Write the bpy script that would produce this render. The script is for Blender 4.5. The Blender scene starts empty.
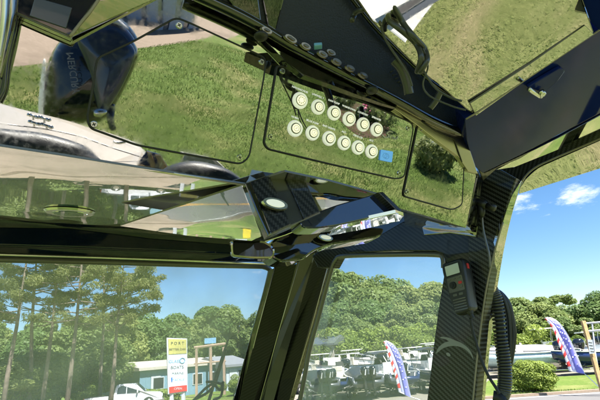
import bpy, bmesh, math, random
import numpy as np
from mathutils import Vector, Matrix

SC = bpy.context.scene
COL = SC.collection
rad = math.radians

# ------------------------------------------------------------------ camera
CAM = Vector((0, 0, 2.6))
FPX, PITCH, ROLL = 433.0, rad(20), rad(5)      # focal length in photo pixels (600 wide)
Fw = Vector((0, math.cos(PITCH), math.sin(PITCH)))
R0 = Vector((1, 0, 0)); U0 = Vector((0, -math.sin(PITCH), math.cos(PITCH)))
Up = U0 * math.cos(ROLL) + R0 * math.sin(ROLL)
Rt = R0 * math.cos(ROLL) - U0 * math.sin(ROLL)
cd = bpy.data.cameras.new('camera'); cam = bpy.data.objects.new('camera', cd); COL.objects.link(cam)
cd.sensor_width = 36; cd.lens = 36 * FPX / 600; cd.clip_start = 0.02; cd.clip_end = 2000
cam.matrix_world = Matrix(((Rt.x, Up.x, -Fw.x, CAM.x), (Rt.y, Up.y, -Fw.y, CAM.y), (Rt.z, Up.z, -Fw.z, CAM.z), (0, 0, 0, 1)))
SC.camera = cam

# ------------------------------------------------------------------ sky, sun, exposure
SUN_AZ, SUN_EL = 142, 58          # degrees, azimuth clockwise from +Y
SKY_STRENGTH, SUN_STRENGTH = 0.053, 5.0
W = bpy.data.worlds.new('World'); SC.world = W; W.use_nodes = True
nt = W.node_tree; nt.nodes.clear()
def N(tree, t, **kw):
    n = tree.nodes.new(t)
    for k, v in kw.items():
        if k in n.inputs.keys(): n.inputs[k].default_value = v
        else: setattr(n, k, v)
    return n
out = N(nt, 'ShaderNodeOutputWorld'); bg = N(nt, 'ShaderNodeBackground', Strength=SKY_STRENGTH)
sky = N(nt, 'ShaderNodeTexSky', sky_type='NISHITA', sun_disc=False, sun_elevation=rad(SUN_EL), sun_rotation=rad(SUN_AZ),
        altitude=0, air_density=1.0, dust_density=0.35, ozone_density=3.0)
# clouds: noise on the view direction, kept to a few small wisps
tc = N(nt, 'ShaderNodeTexCoord')
mp = N(nt, 'ShaderNodeMapping'); mp.inputs['Scale'].default_value = (1, 1, 2.6)
nz = N(nt, 'ShaderNodeTexNoise', Scale=11.0, Detail=8.0, Roughness=0.68)
L = nt.links.new
L(tc.outputs['Generated'], mp.inputs['Vector']); L(mp.outputs['Vector'], nz.inputs['Vector'])
mask = None
def ray(x, y):
    return (Fw * FPX + Rt * (x - 300) + Up * (200 - y)).normalized()
for (x, y, r, g) in [(577, 196, .07, 1.12), (522, 203, .07, 1.0), (549, 216, .035, .8), (345, 262, .035, 1.), (255, 296, .028, .9), (259, 272, .03, .9), (136, 292, .03, 1.1), (90, 285, .03, .9), (60, 310, .04, .8), (20, 300, .04, .7), (150,318,.03,.6)]:
    d0 = ray(x, y)
    sb = N(nt, 'ShaderNodeVectorMath', operation='SUBTRACT'); sb.inputs[1].default_value = d0
    L(tc.outputs['Generated'], sb.inputs[0])
    sc_ = N(nt, 'ShaderNodeVectorMath', operation='MULTIPLY'); sc_.inputs[1].default_value = (1, 1, 2.0)
    L(sb.outputs[0], sc_.inputs[0])
    ln = N(nt, 'ShaderNodeVectorMath', operation='LENGTH'); L(sc_.outputs[0], ln.inputs[0])
    mr = N(nt, 'ShaderNodeMapRange', interpolation_type='SMOOTHSTEP'); L(ln.outputs['Value'], mr.inputs['Value'])
    mr.inputs['From Min'].default_value = 0; mr.inputs['From Max'].default_value = r * 1.5
    mr.inputs['To Min'].default_value = g; mr.inputs['To Max'].default_value = 0
    if mask is None: mask = mr.outputs[0]
    else:
        mx = N(nt, 'ShaderNodeMath', operation='MAXIMUM'); L(mask, mx.inputs[0]); L(mr.outputs[0], mx.inputs[1]); mask = mx.outputs[0]
ad = N(nt, 'ShaderNodeMath', operation='MULTIPLY_ADD'); L(mask, ad.inputs[0]); ad.inputs[1].default_value = .34; ad.inputs[2].default_value = -0.80
a2 = N(nt, 'ShaderNodeMath', operation='ADD'); L(ad.outputs[0], a2.inputs[0]); L(nz.outputs['Fac'], a2.inputs[1])
m2 = N(nt, 'ShaderNodeMapRange', interpolation_type='SMOOTHSTEP'); L(a2.outputs[0], m2.inputs['Value'])
m2.inputs['From Min'].default_value = -0.02; m2.inputs['From Max'].default_value = 0.26; m2.inputs['To Max'].default_value = .75
mix = N(nt, 'ShaderNodeMix', data_type='RGBA'); L(m2.outputs[0], mix.inputs['Factor'])
hsv = N(nt, 'ShaderNodeHueSaturation', Saturation=1.22); L(sky.outputs[0], hsv.inputs['Color']); L(hsv.outputs[0], mix.inputs[6]); mix.inputs[7].default_value = (8.0, 8.3, 8.6, 1)
L(mix.outputs[2], bg.inputs['Color']); L(bg.outputs[0], out.inputs['Surface'])

sl = bpy.data.lights.new('sun', 'SUN'); sl.energy = SUN_STRENGTH; sl.angle = rad(0.5); sl.color = (1, .95, .87)
so = bpy.data.objects.new('sun', sl); COL.objects.link(so)
sd = Vector((math.sin(rad(SUN_AZ)) * math.cos(rad(SUN_EL)), math.cos(rad(SUN_AZ)) * math.cos(rad(SUN_EL)), math.sin(rad(SUN_EL))))
so.rotation_euler = sd.to_track_quat('Z', 'Y').to_euler(); so.location = (0, 0, 60)
vs = SC.view_settings; vs.view_transform = 'Standard'; vs.look = 'None'; vs.exposure = 1.98; vs.gamma = 1; vs.use_curve_mapping = False
SC.cycles.max_bounces = 10; SC.cycles.glossy_bounces = 6; SC.cycles.transparent_max_bounces = 12
SC.cycles.sample_clamp_indirect = 6

# ------------------------------------------------------------------ materials
def newmat(name):
    m = bpy.data.materials.new(name); m.use_nodes = True
    return m, m.node_tree, m.node_tree.nodes['Principled BSDF']
def setp(p, **kw):
    for k, v in kw.items(): p.inputs[k.replace('_', ' ')].default_value = v
def mat(name, color, rough=.5, metal=0., coat=0., spec=.5, vary=.12, scale=9., bump=0., bscale=60., emit=0., coatr=.03):
    """plain paint / plastic / metal with a little noise in tone and surface"""
    m, t, p = newmat(name)
    setp(p, Roughness=rough, Metallic=metal, Coat_Weight=coat, Coat_Roughness=coatr, Specular_IOR_Level=spec)
    tcn = N(t, 'ShaderNodeTexCoord'); n = N(t, 'ShaderNodeTexNoise', Scale=scale, Detail=4.)
    t.links.new(tcn.outputs['Object'], n.inputs['Vector'])
    mr = N(t, 'ShaderNodeMapRange'); t.links.new(n.outputs['Fac'], mr.inputs['Value'])
    mr.inputs['From Min'].default_value = .3; mr.inputs['From Max'].default_value = .7
    mr.inputs['To Min'].default_value = 1 - vary; mr.inputs['To Max'].default_value = 1 + vary
    mu = N(t, 'ShaderNodeMix', data_type='RGBA', blend_type='MULTIPLY'); mu.inputs['Factor'].default_value = 1
    mu.inputs[6].default_value = (*color, 1); t.links.new(mr.outputs[0], mu.inputs[7]); t.links.new(mu.outputs[2], p.inputs['Base Color'])
    if emit:
        t.links.new(mu.outputs[2], p.inputs['Emission Color']); setp(p, Emission_Strength=emit)
    if bump:
        b = N(t, 'ShaderNodeBump', Strength=bump, Distance=.01); n2 = N(t, 'ShaderNodeTexNoise', Scale=bscale, Detail=3.)
        t.links.new(tcn.outputs['Object'], n2.inputs['Vector']); t.links.new(n2.outputs['Fac'], b.inputs['Height'])
        t.links.new(b.outputs[0], p.inputs['Normal']); t.links.new(b.outputs[0], p.inputs['Coat Normal'])
    return m
def gel(name, color, metal, wave=.004, rough=.012, dust=.0, wscale=5.):
    """polished gelcoat: mirror-smooth, faintly wavy, with a little dust and water spotting"""
    m, t, p = newmat(name)
    setp(p, Base_Color=(*color, 1), Roughness=rough, Metallic=metal, Coat_Weight=1., Coat_Roughness=.008, Specular_IOR_Level=.6)
    tcn = N(t, 'ShaderNodeTexCoord'); n = N(t, 'ShaderNodeTexNoise', Scale=wscale, Detail=1.)
    t.links.new(tcn.outputs['Object'], n.inputs['Vector'])
    b = N(t, 'ShaderNodeBump', Strength=1., Distance=wave); t.links.new(n.outputs['Fac'], b.inputs['Height'])
    t.links.new(b.outputs[0], p.inputs['Normal']); t.links.new(b.outputs[0], p.inputs['Coat Normal'])
    n2 = N(t, 'ShaderNodeTexNoise', Scale=160., Detail=5.); t.links.new(tcn.outputs['Object'], n2.inputs['Vector'])
    n3 = N(t, 'ShaderNodeTexNoise', Scale=14., Detail=4.); t.links.new(tcn.outputs['Object'], n3.inputs['Vector'])
    ml = N(t, 'ShaderNodeMath', operation='MULTIPLY'); t.links.new(n2.outputs['Fac'], ml.inputs[0]); t.links.new(n3.outputs['Fac'], ml.inputs[1])
    r = N(t, 'ShaderNodeMapRange'); t.links.new(ml.outputs[0], r.inputs['Value'])
    r.inputs['From Min'].default_value = .22; r.inputs['From Max'].default_value = .5
    r.inputs['To Min'].default_value = rough; r.inputs['To Max'].default_value = rough + .10
    t.links.new(r.outputs[0], p.inputs['Roughness'])
    if dust:
        df = N(t, 'ShaderNodeBsdfDiffuse'); df.inputs['Color'].default_value = (.5, .48, .44, 1)
        r2 = N(t, 'ShaderNodeMapRange'); t.links.new(ml.outputs[0], r2.inputs['Value'])
        r2.inputs['From Min'].default_value = .2; r2.inputs['From Max'].default_value = .5; r2.inputs['To Max'].default_value = dust
        ms = N(t, 'ShaderNodeMixShader'); t.links.new(r2.outputs[0], ms.inputs[0]); t.links.new(p.outputs[0], ms.inputs[1]); t.links.new(df.outputs[0], ms.inputs[2])
        t.links.new(ms.outputs[0], t.nodes['Material Output'].inputs['Surface'])
    return m
def carbon(name, tow=.0042, lo=.006, hi=.10, coat=.45):
    """2x2 twill carbon cloth under clear gloss, woven in UV metres"""
    m, t, p = newmat(name)
    setp(p, Roughness=.38, Coat_Weight=coat, Coat_Roughness=.02, Specular_IOR_Level=.25)
    uv = N(t, 'ShaderNodeUVMap'); sp = N(t, 'ShaderNodeSeparateXYZ')
    v = N(t, 'ShaderNodeVectorMath', operation='SCALE'); v.inputs['Scale'].default_value = 1 / tow
    t.links.new(uv.outputs[0], v.inputs[0]); t.links.new(v.outputs[0], sp.inputs[0])
    def M(op, a, b=None):
        n = N(t, 'ShaderNodeMath', operation=op)
        for i, q in enumerate((a, b)):
            if q is None: continue
            if isinstance(q, (int, float)): n.inputs[i].default_value = q
            else: t.links.new(q, n.inputs[i])
        return n.outputs[0]
    fx = M('FLOOR', sp.outputs['X']); fy = M('FLOOR', sp.outputs['Y'])
    ph = M('MODULO', M('ADD', M('ADD', fx, fy), 4000), 4.)
    warp = M('LESS_THAN', ph, 2.)
    gx = M('ABSOLUTE', M('SUBTRACT', M('FRACT', sp.outputs['X']), .5)); gy = M('ABSOLUTE', M('SUBTRACT', M('FRACT', sp.outputs['Y']), .5))
    prof = N(t, 'ShaderNodeMix', data_type='FLOAT'); t.links.new(warp, prof.inputs[0]); t.links.new(gy, prof.inputs[2]); t.links.new(gx, prof.inputs[3])
    sh = M('SUBTRACT', 1., M('MULTIPLY', prof.outputs[0], 1.2))
    mx = N(t, 'ShaderNodeMix', data_type='RGBA'); t.links.new(warp, mx.inputs['Factor'])
    mx.inputs[6].default_value = (lo, lo, lo * 1.1, 1); mx.inputs[7].default_value = (hi * .92, hi * .95, hi * 1.05, 1)
    mu = N(t, 'ShaderNodeMix', data_type='RGBA', blend_type='MULTIPLY'); mu.inputs['Factor'].default_value = 1
    t.links.new(mx.outputs[2], mu.inputs[6]); t.links.new(sh, mu.inputs[7]); t.links.new(mu.outputs[2], p.inputs['Base Color'])
    tcn = N(t, 'ShaderNodeTexCoord'); n = N(t, 'ShaderNodeTexNoise', Scale=9., Detail=1.); t.links.new(tcn.outputs['Object'], n.inputs['Vector'])
    b = N(t, 'ShaderNodeBump', Strength=1., Distance=.004); t.links.new(n.outputs['Fac'], b.inputs['Height']); t.links.new(b.outputs[0], p.inputs['Coat Normal'])
    return m

M_MIRROR = gel('polished_dark_gelcoat', (.45, .455, .44), 1., wave=.0022, rough=.012, dust=.07)
M_LIP = gel('polished_lip_gelcoat', (.56, .545, .53), 1., wave=.0012, rough=.008, dust=.02)
M_NAVY = gel('navy_gelcoat', (.004, .009, .035), 0., wave=.004, rough=.03, dust=.03)
M_BEAM = mat('navy_beam_gelcoat', (.006, .014, .115), .07, spec=.10, vary=.2, scale=5.)
M_BLACK = gel('black_gelcoat', (.006, .006, .008), 0., wave=.006, rough=.02, dust=.02)
M_GLOSS = gel('smoky_gloss_gelcoat', (.24, .22, .205), 1., wave=.01, rough=.02, dust=.02, wscale=9.)
M_CARBON = carbon('carbon_twill', tow=.0031, lo=.003, hi=.04)
M_CARBON3 = carbon('carbon_twill_dark', tow=.0031, lo=.0015, hi=.012, coat=.10)  # same weave, colour darkened to offset the sun on the corner post
M_CARBON2 = carbon('carbon_twill_coarse', tow=.0033, lo=.003, hi=.085, coat=.25)
M_RUBBER = mat('black_rubber', (.012, .012, .013), .55, bump=.1)
M_TRAY = mat('matt_black_tray', (.010, .013, .02), .5, bump=.25, bscale=420.)
M_STEEL = mat('brushed_steel', (.62, .61, .58), .22, metal=1.)
M_EDGE = mat('dull_edge', (.24, .20, .16), .45, coat=.2)
M_STUD = mat('bronze_stud', (.30, .26, .22), .35, metal=1.)
M_RIDGE = mat('charcoal_gloss', (.03, .03, .031), .22, coat=.5)
M_SATIN = mat('satin_metal', (.55, .52, .48), .33, metal=1.)
M_REFLTAN = mat('tan_reflection_metal', (.50, .43, .38), .28, metal=1., coat=.3)  # tan colour stands in for concrete mirrored in the corner panel
M_TRIM = mat('grey_trim', (.09, .085, .085), .3, coat=.6)
M_PLASTIC = mat('black_plastic', (.016, .016, .018), .38, bump=.06, bscale=300.)
M_CREAMGEL = mat('cream_gelcoat', (.40, .36, .30), .3, coat=.5, vary=.08, scale=3.)
M_CORD = mat('cord_rubber', (.035, .035, .037), .33, coat=.2)
M_WHITE = mat('white_gelcoat', (.72, .71, .68), .25, coat=.6, vary=.05)
M_CREAM = mat('cream_button', (.80, .76, .50), .4, emit=.30, vary=.03)
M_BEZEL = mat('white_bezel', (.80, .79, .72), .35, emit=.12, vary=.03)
M_RING = mat('grey_ring', (.16, .16, .13), .4)
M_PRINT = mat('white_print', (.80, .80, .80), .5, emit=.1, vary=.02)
M_BLUEBTN = mat('blue_film', (.11, .33, .72), .4, emit=.15, vary=.06)  # plain film given a faint glow, though it is no lamp
M_LCD = mat('grey_green_screen', (.30, .36, .30), .25, coat=.5, emit=.08)
M_KEY = mat('grey_key', (.10, .10, .10), .4)
M_RED = mat('red_paint', (.55, .03, .03), .45)
M_BLUE = mat('blue_paint', (.04, .15, .50), .45)
M_ORANGE = mat('yellow_road_paint', (.72, .36, .03), .7, vary=.25)
M_YELLOW = mat('yellow_paint', (.80, .62, .05), .5)
M_HULLNAVY = mat('hull_navy', (.012, .025, .09), .2, coat=.6)
M_HULLGREY = mat('hull_grey', (.10, .11, .13), .25, coat=.6)
M_HULLTEAL = mat('hull_pale_blue', (.40, .50, .56), .25, coat=.6)
M_TAN = mat('pale_vinyl', (.55, .50, .43), .5)
M_TEAK = mat('teak', (.38, .24, .12), .55, vary=.3, scale=40.)
M_DARKVINYL = mat('dark_vinyl', (.03, .032, .036), .42, bump=.15, bscale=200.)
M_COWL = mat('outboard_cowl', (.006, .007, .011), .12, coat=.5, coatr=.05)
M_COWLNAVY = mat('outboard_navy', (.008, .018, .055), .3, coat=1., coatr=.08)
M_EMBLEM = mat('grey_decal', (.22, .22, .23), .35)
M_SILVER = mat('silver_decal', (.45, .45, .45), .35)
M_WOOD = mat('weathered_post', (.40, .25, .12), .7, vary=.25)
M_SIGNYEL = mat('sign_yellow', (.46, .42, .13), .55, vary=.06)
M_SIGNWHITE = mat('sign_white', (.46, .48, .52), .55, vary=.05)
M_SIGNBLUE = mat('sign_blue', (.16, .36, .62), .55)
M_DARKTEXT = mat('dark_lettering', (.03, .03, .035), .6)
M_SIDING = mat('blue_siding', (.15, .25, .33), .5, vary=.1)
M_ROOFWHITE = mat('pale_roof', (.42, .38, .34), .5)
M_ROOFGREY = mat('grey_roof', (.20, .21, .23), .6)
M_RUST = mat('rusty_frame', (.36, .25, .19), .7)
M_BRICK = mat('red_brown_wall', (.30, .12, .08), .8)
M_TYRE = mat('tyre', (.02, .02, .02), .8)
M_CARPAINT = mat('white_car_paint', (.52, .53, .56), .2, coat=.8, vary=.03)
M_CARGLASS = mat('car_glass', (.02, .025, .03), .05, coat=.5)
M_LAMPRED = mat('tail_lamp', (.5, .02, .02), .25)
M_SKIN = mat('skin', (.30, .13, .09), .55)
M_SLEEVE = mat('maroon_cloth', (.045, .012, .02), .8)
M_BARK = mat('bark', (.17, .12, .09), .9, vary=.35, scale=5., bump=.8, bscale=14.)
M_PINEBARK = mat('pine_bark', (.15, .115, .095), .9, vary=.35, scale=5., bump=.8, bscale=14.)
M_PINK = mat('pink_petals', (.75, .20, .30), .6)
M_PETAL = mat('white_petals', (.75, .75, .70), .6)
M_CONE = mat('orange_cone', (.80, .16, .03), .5)

def leafmat(name, dark, light, hue=.02):
    m, t, p = newmat(name)
    setp(p, Roughness=.5, Specular_IOR_Level=.25)
    at = N(t, 'ShaderNodeAttribute', attribute_name='tone'); oi = N(t, 'ShaderNodeObjectInfo')
    mx = N(t, 'ShaderNodeMix', data_type='RGBA'); t.links.new(at.outputs['Fac'], mx.inputs['Factor'])
    mx.inputs[6].default_value = (*dark, 1); mx.inputs[7].default_value = (*light, 1)
    hs = N(t, 'ShaderNodeHueSaturation'); t.links.new(mx.outputs[2], hs.inputs['Color'])
    r = N(t, 'ShaderNodeMapRange'); t.links.new(oi.outputs['Random'], r.inputs['Value']); r.inputs['To Min'].default_value = .5 - hue; r.inputs['To Max'].default_value = .5 + hue
    t.links.new(r.outputs[0], hs.inputs['Hue'])
    hs.inputs['Saturation'].default_value = .92
    r2 = N(t, 'ShaderNodeMapRange'); t.links.new(oi.outputs['Random'], r2.inputs['Value']); r2.inputs['To Min'].default_value = 1.15; r2.inputs['To Max'].default_value = .75
    t.links.new(r2.outputs[0], hs.inputs['Value']); t.links.new(hs.outputs[0], p.inputs['Base Color'])
    tr = N(t, 'ShaderNodeBsdfTranslucent'); t.links.new(hs.outputs[0], tr.inputs['Color'])
    ms = N(t, 'ShaderNodeMixShader'); ms.inputs[0].default_value = .48
    t.links.new(p.outputs[0], ms.inputs[1]); t.links.new(tr.outputs[0], ms.inputs[2]); t.links.new(ms.outputs[0], t.nodes['Material Output'].inputs['Surface'])
    return m
M_LEAF = leafmat('broadleaf', (.11, .175, .042), (.23, .30, .085), .03)
M_PINE = leafmat('pine_needles', (.09, .12, .035), (.24, .26, .08), .01)
M_SHRUB = leafmat('shrub_leaf', (.10, .16, .02), (.26, .34, .05), .008)
M_GRASSBLADE = leafmat('grass_blades', (.11, .19, .03), (.30, .35, .11), .0)

def groundmat(name, c1, c2, c3, s1, s2, bump, rough=.9, bs=80.):
    m, t, p = newmat(name); setp(p, Roughness=rough, Specular_IOR_Level=.2)
    tcn = N(t, 'ShaderNodeTexCoord')
    a = N(t, 'ShaderNodeTexNoise', Scale=s1, Detail=6., Roughness=.65); b = N(t, 'ShaderNodeTexNoise', Scale=s2, Detail=6., Roughness=.7)
    t.links.new(tcn.outputs['Object'], a.inputs['Vector']); t.links.new(tcn.outputs['Object'], b.inputs['Vector'])
    r = N(t, 'ShaderNodeValToRGB'); t.links.new(b.outputs['Fac'], r.inputs[0])
    r.color_ramp.elements[0].position = .3; r.color_ramp.elements[0].color = (*c1, 1); r.color_ramp.elements[1].position = .7; r.color_ramp.elements[1].color = (*c2, 1)
    f = N(t, 'ShaderNodeMapRange', interpolation_type='SMOOTHSTEP'); t.links.new(a.outputs['Fac'], f.inputs['Value']); f.inputs['From Min'].default_value = .46; f.inputs['From Max'].default_value = .68
    mx = N(t, 'ShaderNodeMix', data_type='RGBA'); t.links.new(f.outputs[0], mx.inputs['Factor']); t.links.new(r.outputs[0], mx.inputs[6]); mx.inputs[7].default_value = (*c3, 1)
    t.links.new(mx.outputs[2], p.inputs['Base Color'])
    bm_ = N(t, 'ShaderNodeBump', Strength=bump, Distance=.08); n = N(t, 'ShaderNodeTexNoise', Scale=bs, Detail=5., Roughness=.75); t.links.new(tcn.outputs['Object'], n.inputs['Vector'])
    t.links.new(n.outputs['Fac'], bm_.inputs['Height']); t.links.new(bm_.outputs[0], p.inputs['Normal'])
    return m
M_GRASS = groundmat('lawn', (.075, .135, .02), (.16, .225, .045), (.25, .25, .09), .3, 4., .9, bs=18.)
M_DRY = groundmat('dry_grass', (.155, .19, .055), (.25, .265, .095), (.32, .28, .14), .6, 7., .9, bs=20.)
M_ASPHALT = groundmat('asphalt', (.11, .11, .113), (.16, .155, .15), (.13, .125, .12), .4, 30., .15)
M_CONCRETE = groundmat('concrete', (.22, .17, .125), (.30, .235, .18), (.17, .13, .095), .25, 9., .1)
M_LOT = groundmat('gravel_yard', (.15, .14, .12), (.24, .22, .18), (.12, .14, .06), .25, 20., .3)
M_PAINTWHITE = mat('white_road_paint', (.62, .62, .60), .7, vary=.2, scale=3.)
M_MULCH = groundmat('mulch', (.06, .03, .018), (.12, .065, .04), (.08, .05, .03), 2., 20., .6)

def glassmat(name, haze, tint=(.94, .965, .97)):
    m, t, p = newmat(name)
    tr = N(t, 'ShaderNodeBsdfTransparent'); tr.inputs[0].default_value = (*tint, 1)
    gl = N(t, 'ShaderNodeBsdfGlossy', Roughness=.0); lw = N(t, 'ShaderNodeFresnel', IOR=1.45)
    df = N(t, 'ShaderNodeBsdfDiffuse'); df.inputs[0].default_value = (.75, .78, .80, 1)  # white diffuse layer paints glare haze into the pane
    tcn = N(t, 'ShaderNodeTexCoord'); n = N(t, 'ShaderNodeTexNoise', Scale=4., Detail=5.); t.links.new(tcn.outputs['Object'], n.inputs['Vector'])
    r = N(t, 'ShaderNodeMapRange'); t.links.new(n.outputs['Fac'], r.inputs['Value']); r.inputs['From Min'].default_value = .3; r.inputs['From Max'].default_value = .75
    r.inputs['To Min'].default_value = haze * .5; r.inputs['To Max'].default_value = haze * 1.5
    m1 = N(t, 'ShaderNodeMixShader'); m2_ = N(t, 'ShaderNodeMixShader')
    ml = N(t, 'ShaderNodeMath', operation='MULTIPLY'); t.links.new(lw.outputs[0], ml.inputs[0]); ml.inputs[1].default_value = .5
    t.links.new(ml.outputs[0], m1.inputs[0]); t.links.new(tr.outputs[0], m1.inputs[1]); t.links.new(gl.outputs[0], m1.inputs[2])
    t.links.new(r.outputs[0], m2_.inputs[0]); t.links.new(m1.outputs[0], m2_.inputs[1]); t.links.new(df.outputs[0], m2_.inputs[2])
    t.links.new(m2_.outputs[0], t.nodes['Material Output'].inputs['Surface'])
    return m
M_GLASS = glassmat('windshield_glass', .26); M_GLASS2 = glassmat('quarter_glass', .15)

# ------------------------------------------------------------------ object helpers
def tag(o, label=None, cat=None, group=None, kind=None):
    for k, v in (('label', label), ('category', cat), ('group', group), ('kind', kind)):
        if v: o[k] = v
    return o
def empty(name, loc, rz=0, **kw):
    o = bpy.data.objects.new(name, None); COL.objects.link(o); o.location = loc; o.rotation_euler = (0, 0, rz); o.empty_display_size = .1
    return tag(o, **kw)
def link(name, me, mats, parent=None, smooth=False):
    for m in (mats if isinstance(mats, (list, tuple)) else [mats]): me.materials.append(m)
    if smooth: me.polygons.foreach_set('use_smooth', [True] * len(me.polygons))
    o = bpy.data.objects.new(name, me); COL.objects.link(o)
    if parent: o.parent = parent
    return o
def copy_tree(o, parent=None):
    c = o.copy(); COL.objects.link(c); c.parent = parent
    for ch in list(o.children): copy_tree(ch, c)
    return c
class MB:
    """collects shapes into one mesh; mi = material slot"""
    def __init__(s): s.v = []; s.f = []; s.m = []; s.mi = 0
    def add(s, vs, fs):
        o = len(s.v); s.v += [tuple(v) for v in vs]
        for f in fs: s.f.append([i + o for i in f]); s.m.append(s.mi)
        return s
    def box(s, c, size, M=None, taper=1.):
        x, y, z = (q / 2 for q in size); vs = []
        for k in (-1, 1):
            g = taper if k > 0 else 1.
            for a, b in ((-1, -1), (1, -1), (1, 1), (-1, 1)):
                v = Vector((a * x * g, b * y * g, k * z)); v = (M @ v if M else v) + Vector(c); vs.append(v)
        return s.add(vs, [(3, 2, 1, 0), (4, 5, 6, 7), (0, 1, 5, 4), (1, 2, 6, 5), (2, 3, 7, 6), (3, 0, 4, 7)])
    def tube(s, pts, r, seg=10, cap=True, closed=False):
        pts = [Vector(p) for p in pts]; n = len(pts); rs = r if isinstance(r, (list, tuple)) else [r] * n
        ref = None; vs = []
        for i, p in enumerate(pts):
            a = pts[(i - 1) % n] if (i or closed) else p; b = pts[(i + 1) % n] if (i < n - 1 or closed) else p
            t = (b - a).normalized() if (b - a).length > 1e-9 else Vector((0, 0, 1))
            if ref is None: ref = t.orthogonal().normalized()
            ref = (ref - t * ref.dot(t)); ref = ref.normalized() if ref.length > 1e-6 else t.orthogonal().normalized()
            q = t.cross(ref)
            for k in range(seg):
                an = 2 * math.pi * k / seg; vs.append(p + (ref * math.cos(an) + q * math.sin(an)) * rs[i])
        fs = []
        for i in range(n if closed else n - 1):
            j = (i + 1) % n
            for k in range(seg): k2 = (k + 1) % seg; fs.append((i * seg + k, i * seg + k2, j * seg + k2, j * seg + k))
        if cap and not closed: fs.append(tuple(range(seg))[::-1]); fs.append(tuple((n - 1) * seg + k for k in range(seg)))
        return s.add(vs, fs)
    def prism(s, poly, off):
        """closed outline (3-D points) pushed along off"""
        n = len(poly); off = Vector(off); vs = [Vector(p) for p in poly] + [Vector(p) + off for p in poly]
        fs = [tuple(range(n)), tuple(range(2 * n - 1, n - 1, -1))] + [(i, i + n, (i + 1) % n + n, (i + 1) % n) for i in range(n)]
        return s.add(vs, fs)
    def disc(s, c, nrm, r, h, seg=20, ry=None, xax=None, r2=None):
        nrm = Vector(nrm).normalized(); x = (Vector(xax) - nrm * Vector(xax).dot(nrm)).normalized() if xax is not None else nrm.orthogonal().normalized(); y = nrm.cross(x); ry = ry or r
        g = (r2 / r) if r2 else 1.
        lo = [Vector(c) + x * r * math.cos(2 * math.pi * k / seg) + y * ry * math.sin(2 * math.pi * k / seg) for k in range(seg)]
        hi = [Vector(c) + nrm * h + (p - Vector(c)) * g for p in lo]
        return s.add(lo + hi, [tuple(range(seg))[::-1], tuple(range(seg, 2 * seg))] + [(k, (k + 1) % seg, seg + (k + 1) % seg, seg + k) for k in range(seg)])
    def ball(s, c, r, nu=14, nv=9, M=None):
        rx, ry, rz = (r if isinstance(r, (tuple, list)) else (r, r, r)); vs = []; fs = []
        for j in range(nv + 1):
            ph = math.pi * j / nv
            for i in range(nu):
                th = 2 * math.pi * i / nu; v = Vector((rx * math.sin(ph) * math.cos(th), ry * math.sin(ph) * math.sin(th), rz * math.cos(ph)))
                vs.append((M @ v if M else v) + Vector(c))
        for j in range(nv):
            for i in range(nu): fs.append((j * nu + i, (j + 1) * nu + i, (j + 1) * nu + (i + 1) % nu, j * nu + (i + 1) % nu))
        return s.add(vs, fs)
    def loft(s, rings, cap=True, closed=True):
        n = len(rings[0]); vs = [p for r in rings for p in r]; fs = []
        for i in range(len(rings) - 1):
            for k in range(n if closed else n - 1): fs.append((i * n + k, i * n + (k + 1) % n, (i + 1) * n + (k + 1) % n, (i + 1) * n + k))
        if cap: fs.append(tuple(range(n))[::-1]); fs.append(tuple((len(rings) - 1) * n + k for k in range(n)))
        return s.add(vs, fs)
    def mesh(s, name, bevel=0., seg=2, fix=True):
        me = bpy.data.meshes.new(name); me.from_pydata(s.v, [], s.f); me.polygons.foreach_set('material_index', s.m)
        if fix or bevel:
            b = bmesh.new(); b.from_mesh(me)
            if fix: bmesh.ops.recalc_face_normals(b, faces=b.faces)
            if bevel:
                es = [e for e in b.edges if len(e.link_faces) == 2 and e.calc_face_angle(0) > .5]
                bmesh.ops.bevel(b, geom=es, offset=bevel, segments=seg, affect='EDGES', profile=.5, clamp_overlap=True)
            b.to_mesh(me); b.free()
        me.update(); return me
    def obj(s, name, mats, parent=None, smooth=False, bevel=0., loc=None):
        if loc is not None:
            l = Vector(loc); s.v = [tuple(Vector(v) - l) for v in s.v]
        o = link(name, s.mesh(name, bevel), mats, parent, smooth)
        if loc is not None: o.location = loc
        return o

def text_mesh(body, size, extrude=0.0004):
    cu = bpy.data.curves.new('lettering', 'FONT'); cu.body = body; cu.size = size; cu.extrude = extrude; cu.align_x = 'CENTER'; cu.align_y = 'CENTER'
    cu.resolution_u = 3
    o = bpy.data.objects.new('lettering', cu); COL.objects.link(o)
    me = bpy.data.meshes.new_from_object(o.evaluated_get(bpy.context.evaluated_depsgraph_get()))
    bpy.data.objects.remove(o); bpy.data.curves.remove(cu); return me
def text(mb, body, size, origin, xa, ya, shear=0.):
    me = text_mesh(body, size); xa = Vector(xa).normalized(); ya = Vector(ya).normalized(); za = xa.cross(ya)
    mb.add([Vector(origin) + xa * (v.co.x + shear * v.co.y) + ya * v.co.y + za * v.co.z for v in me.vertices], [tuple(p.vertices) for p in me.polygons])
    bpy.data.meshes.remove(me)

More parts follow.
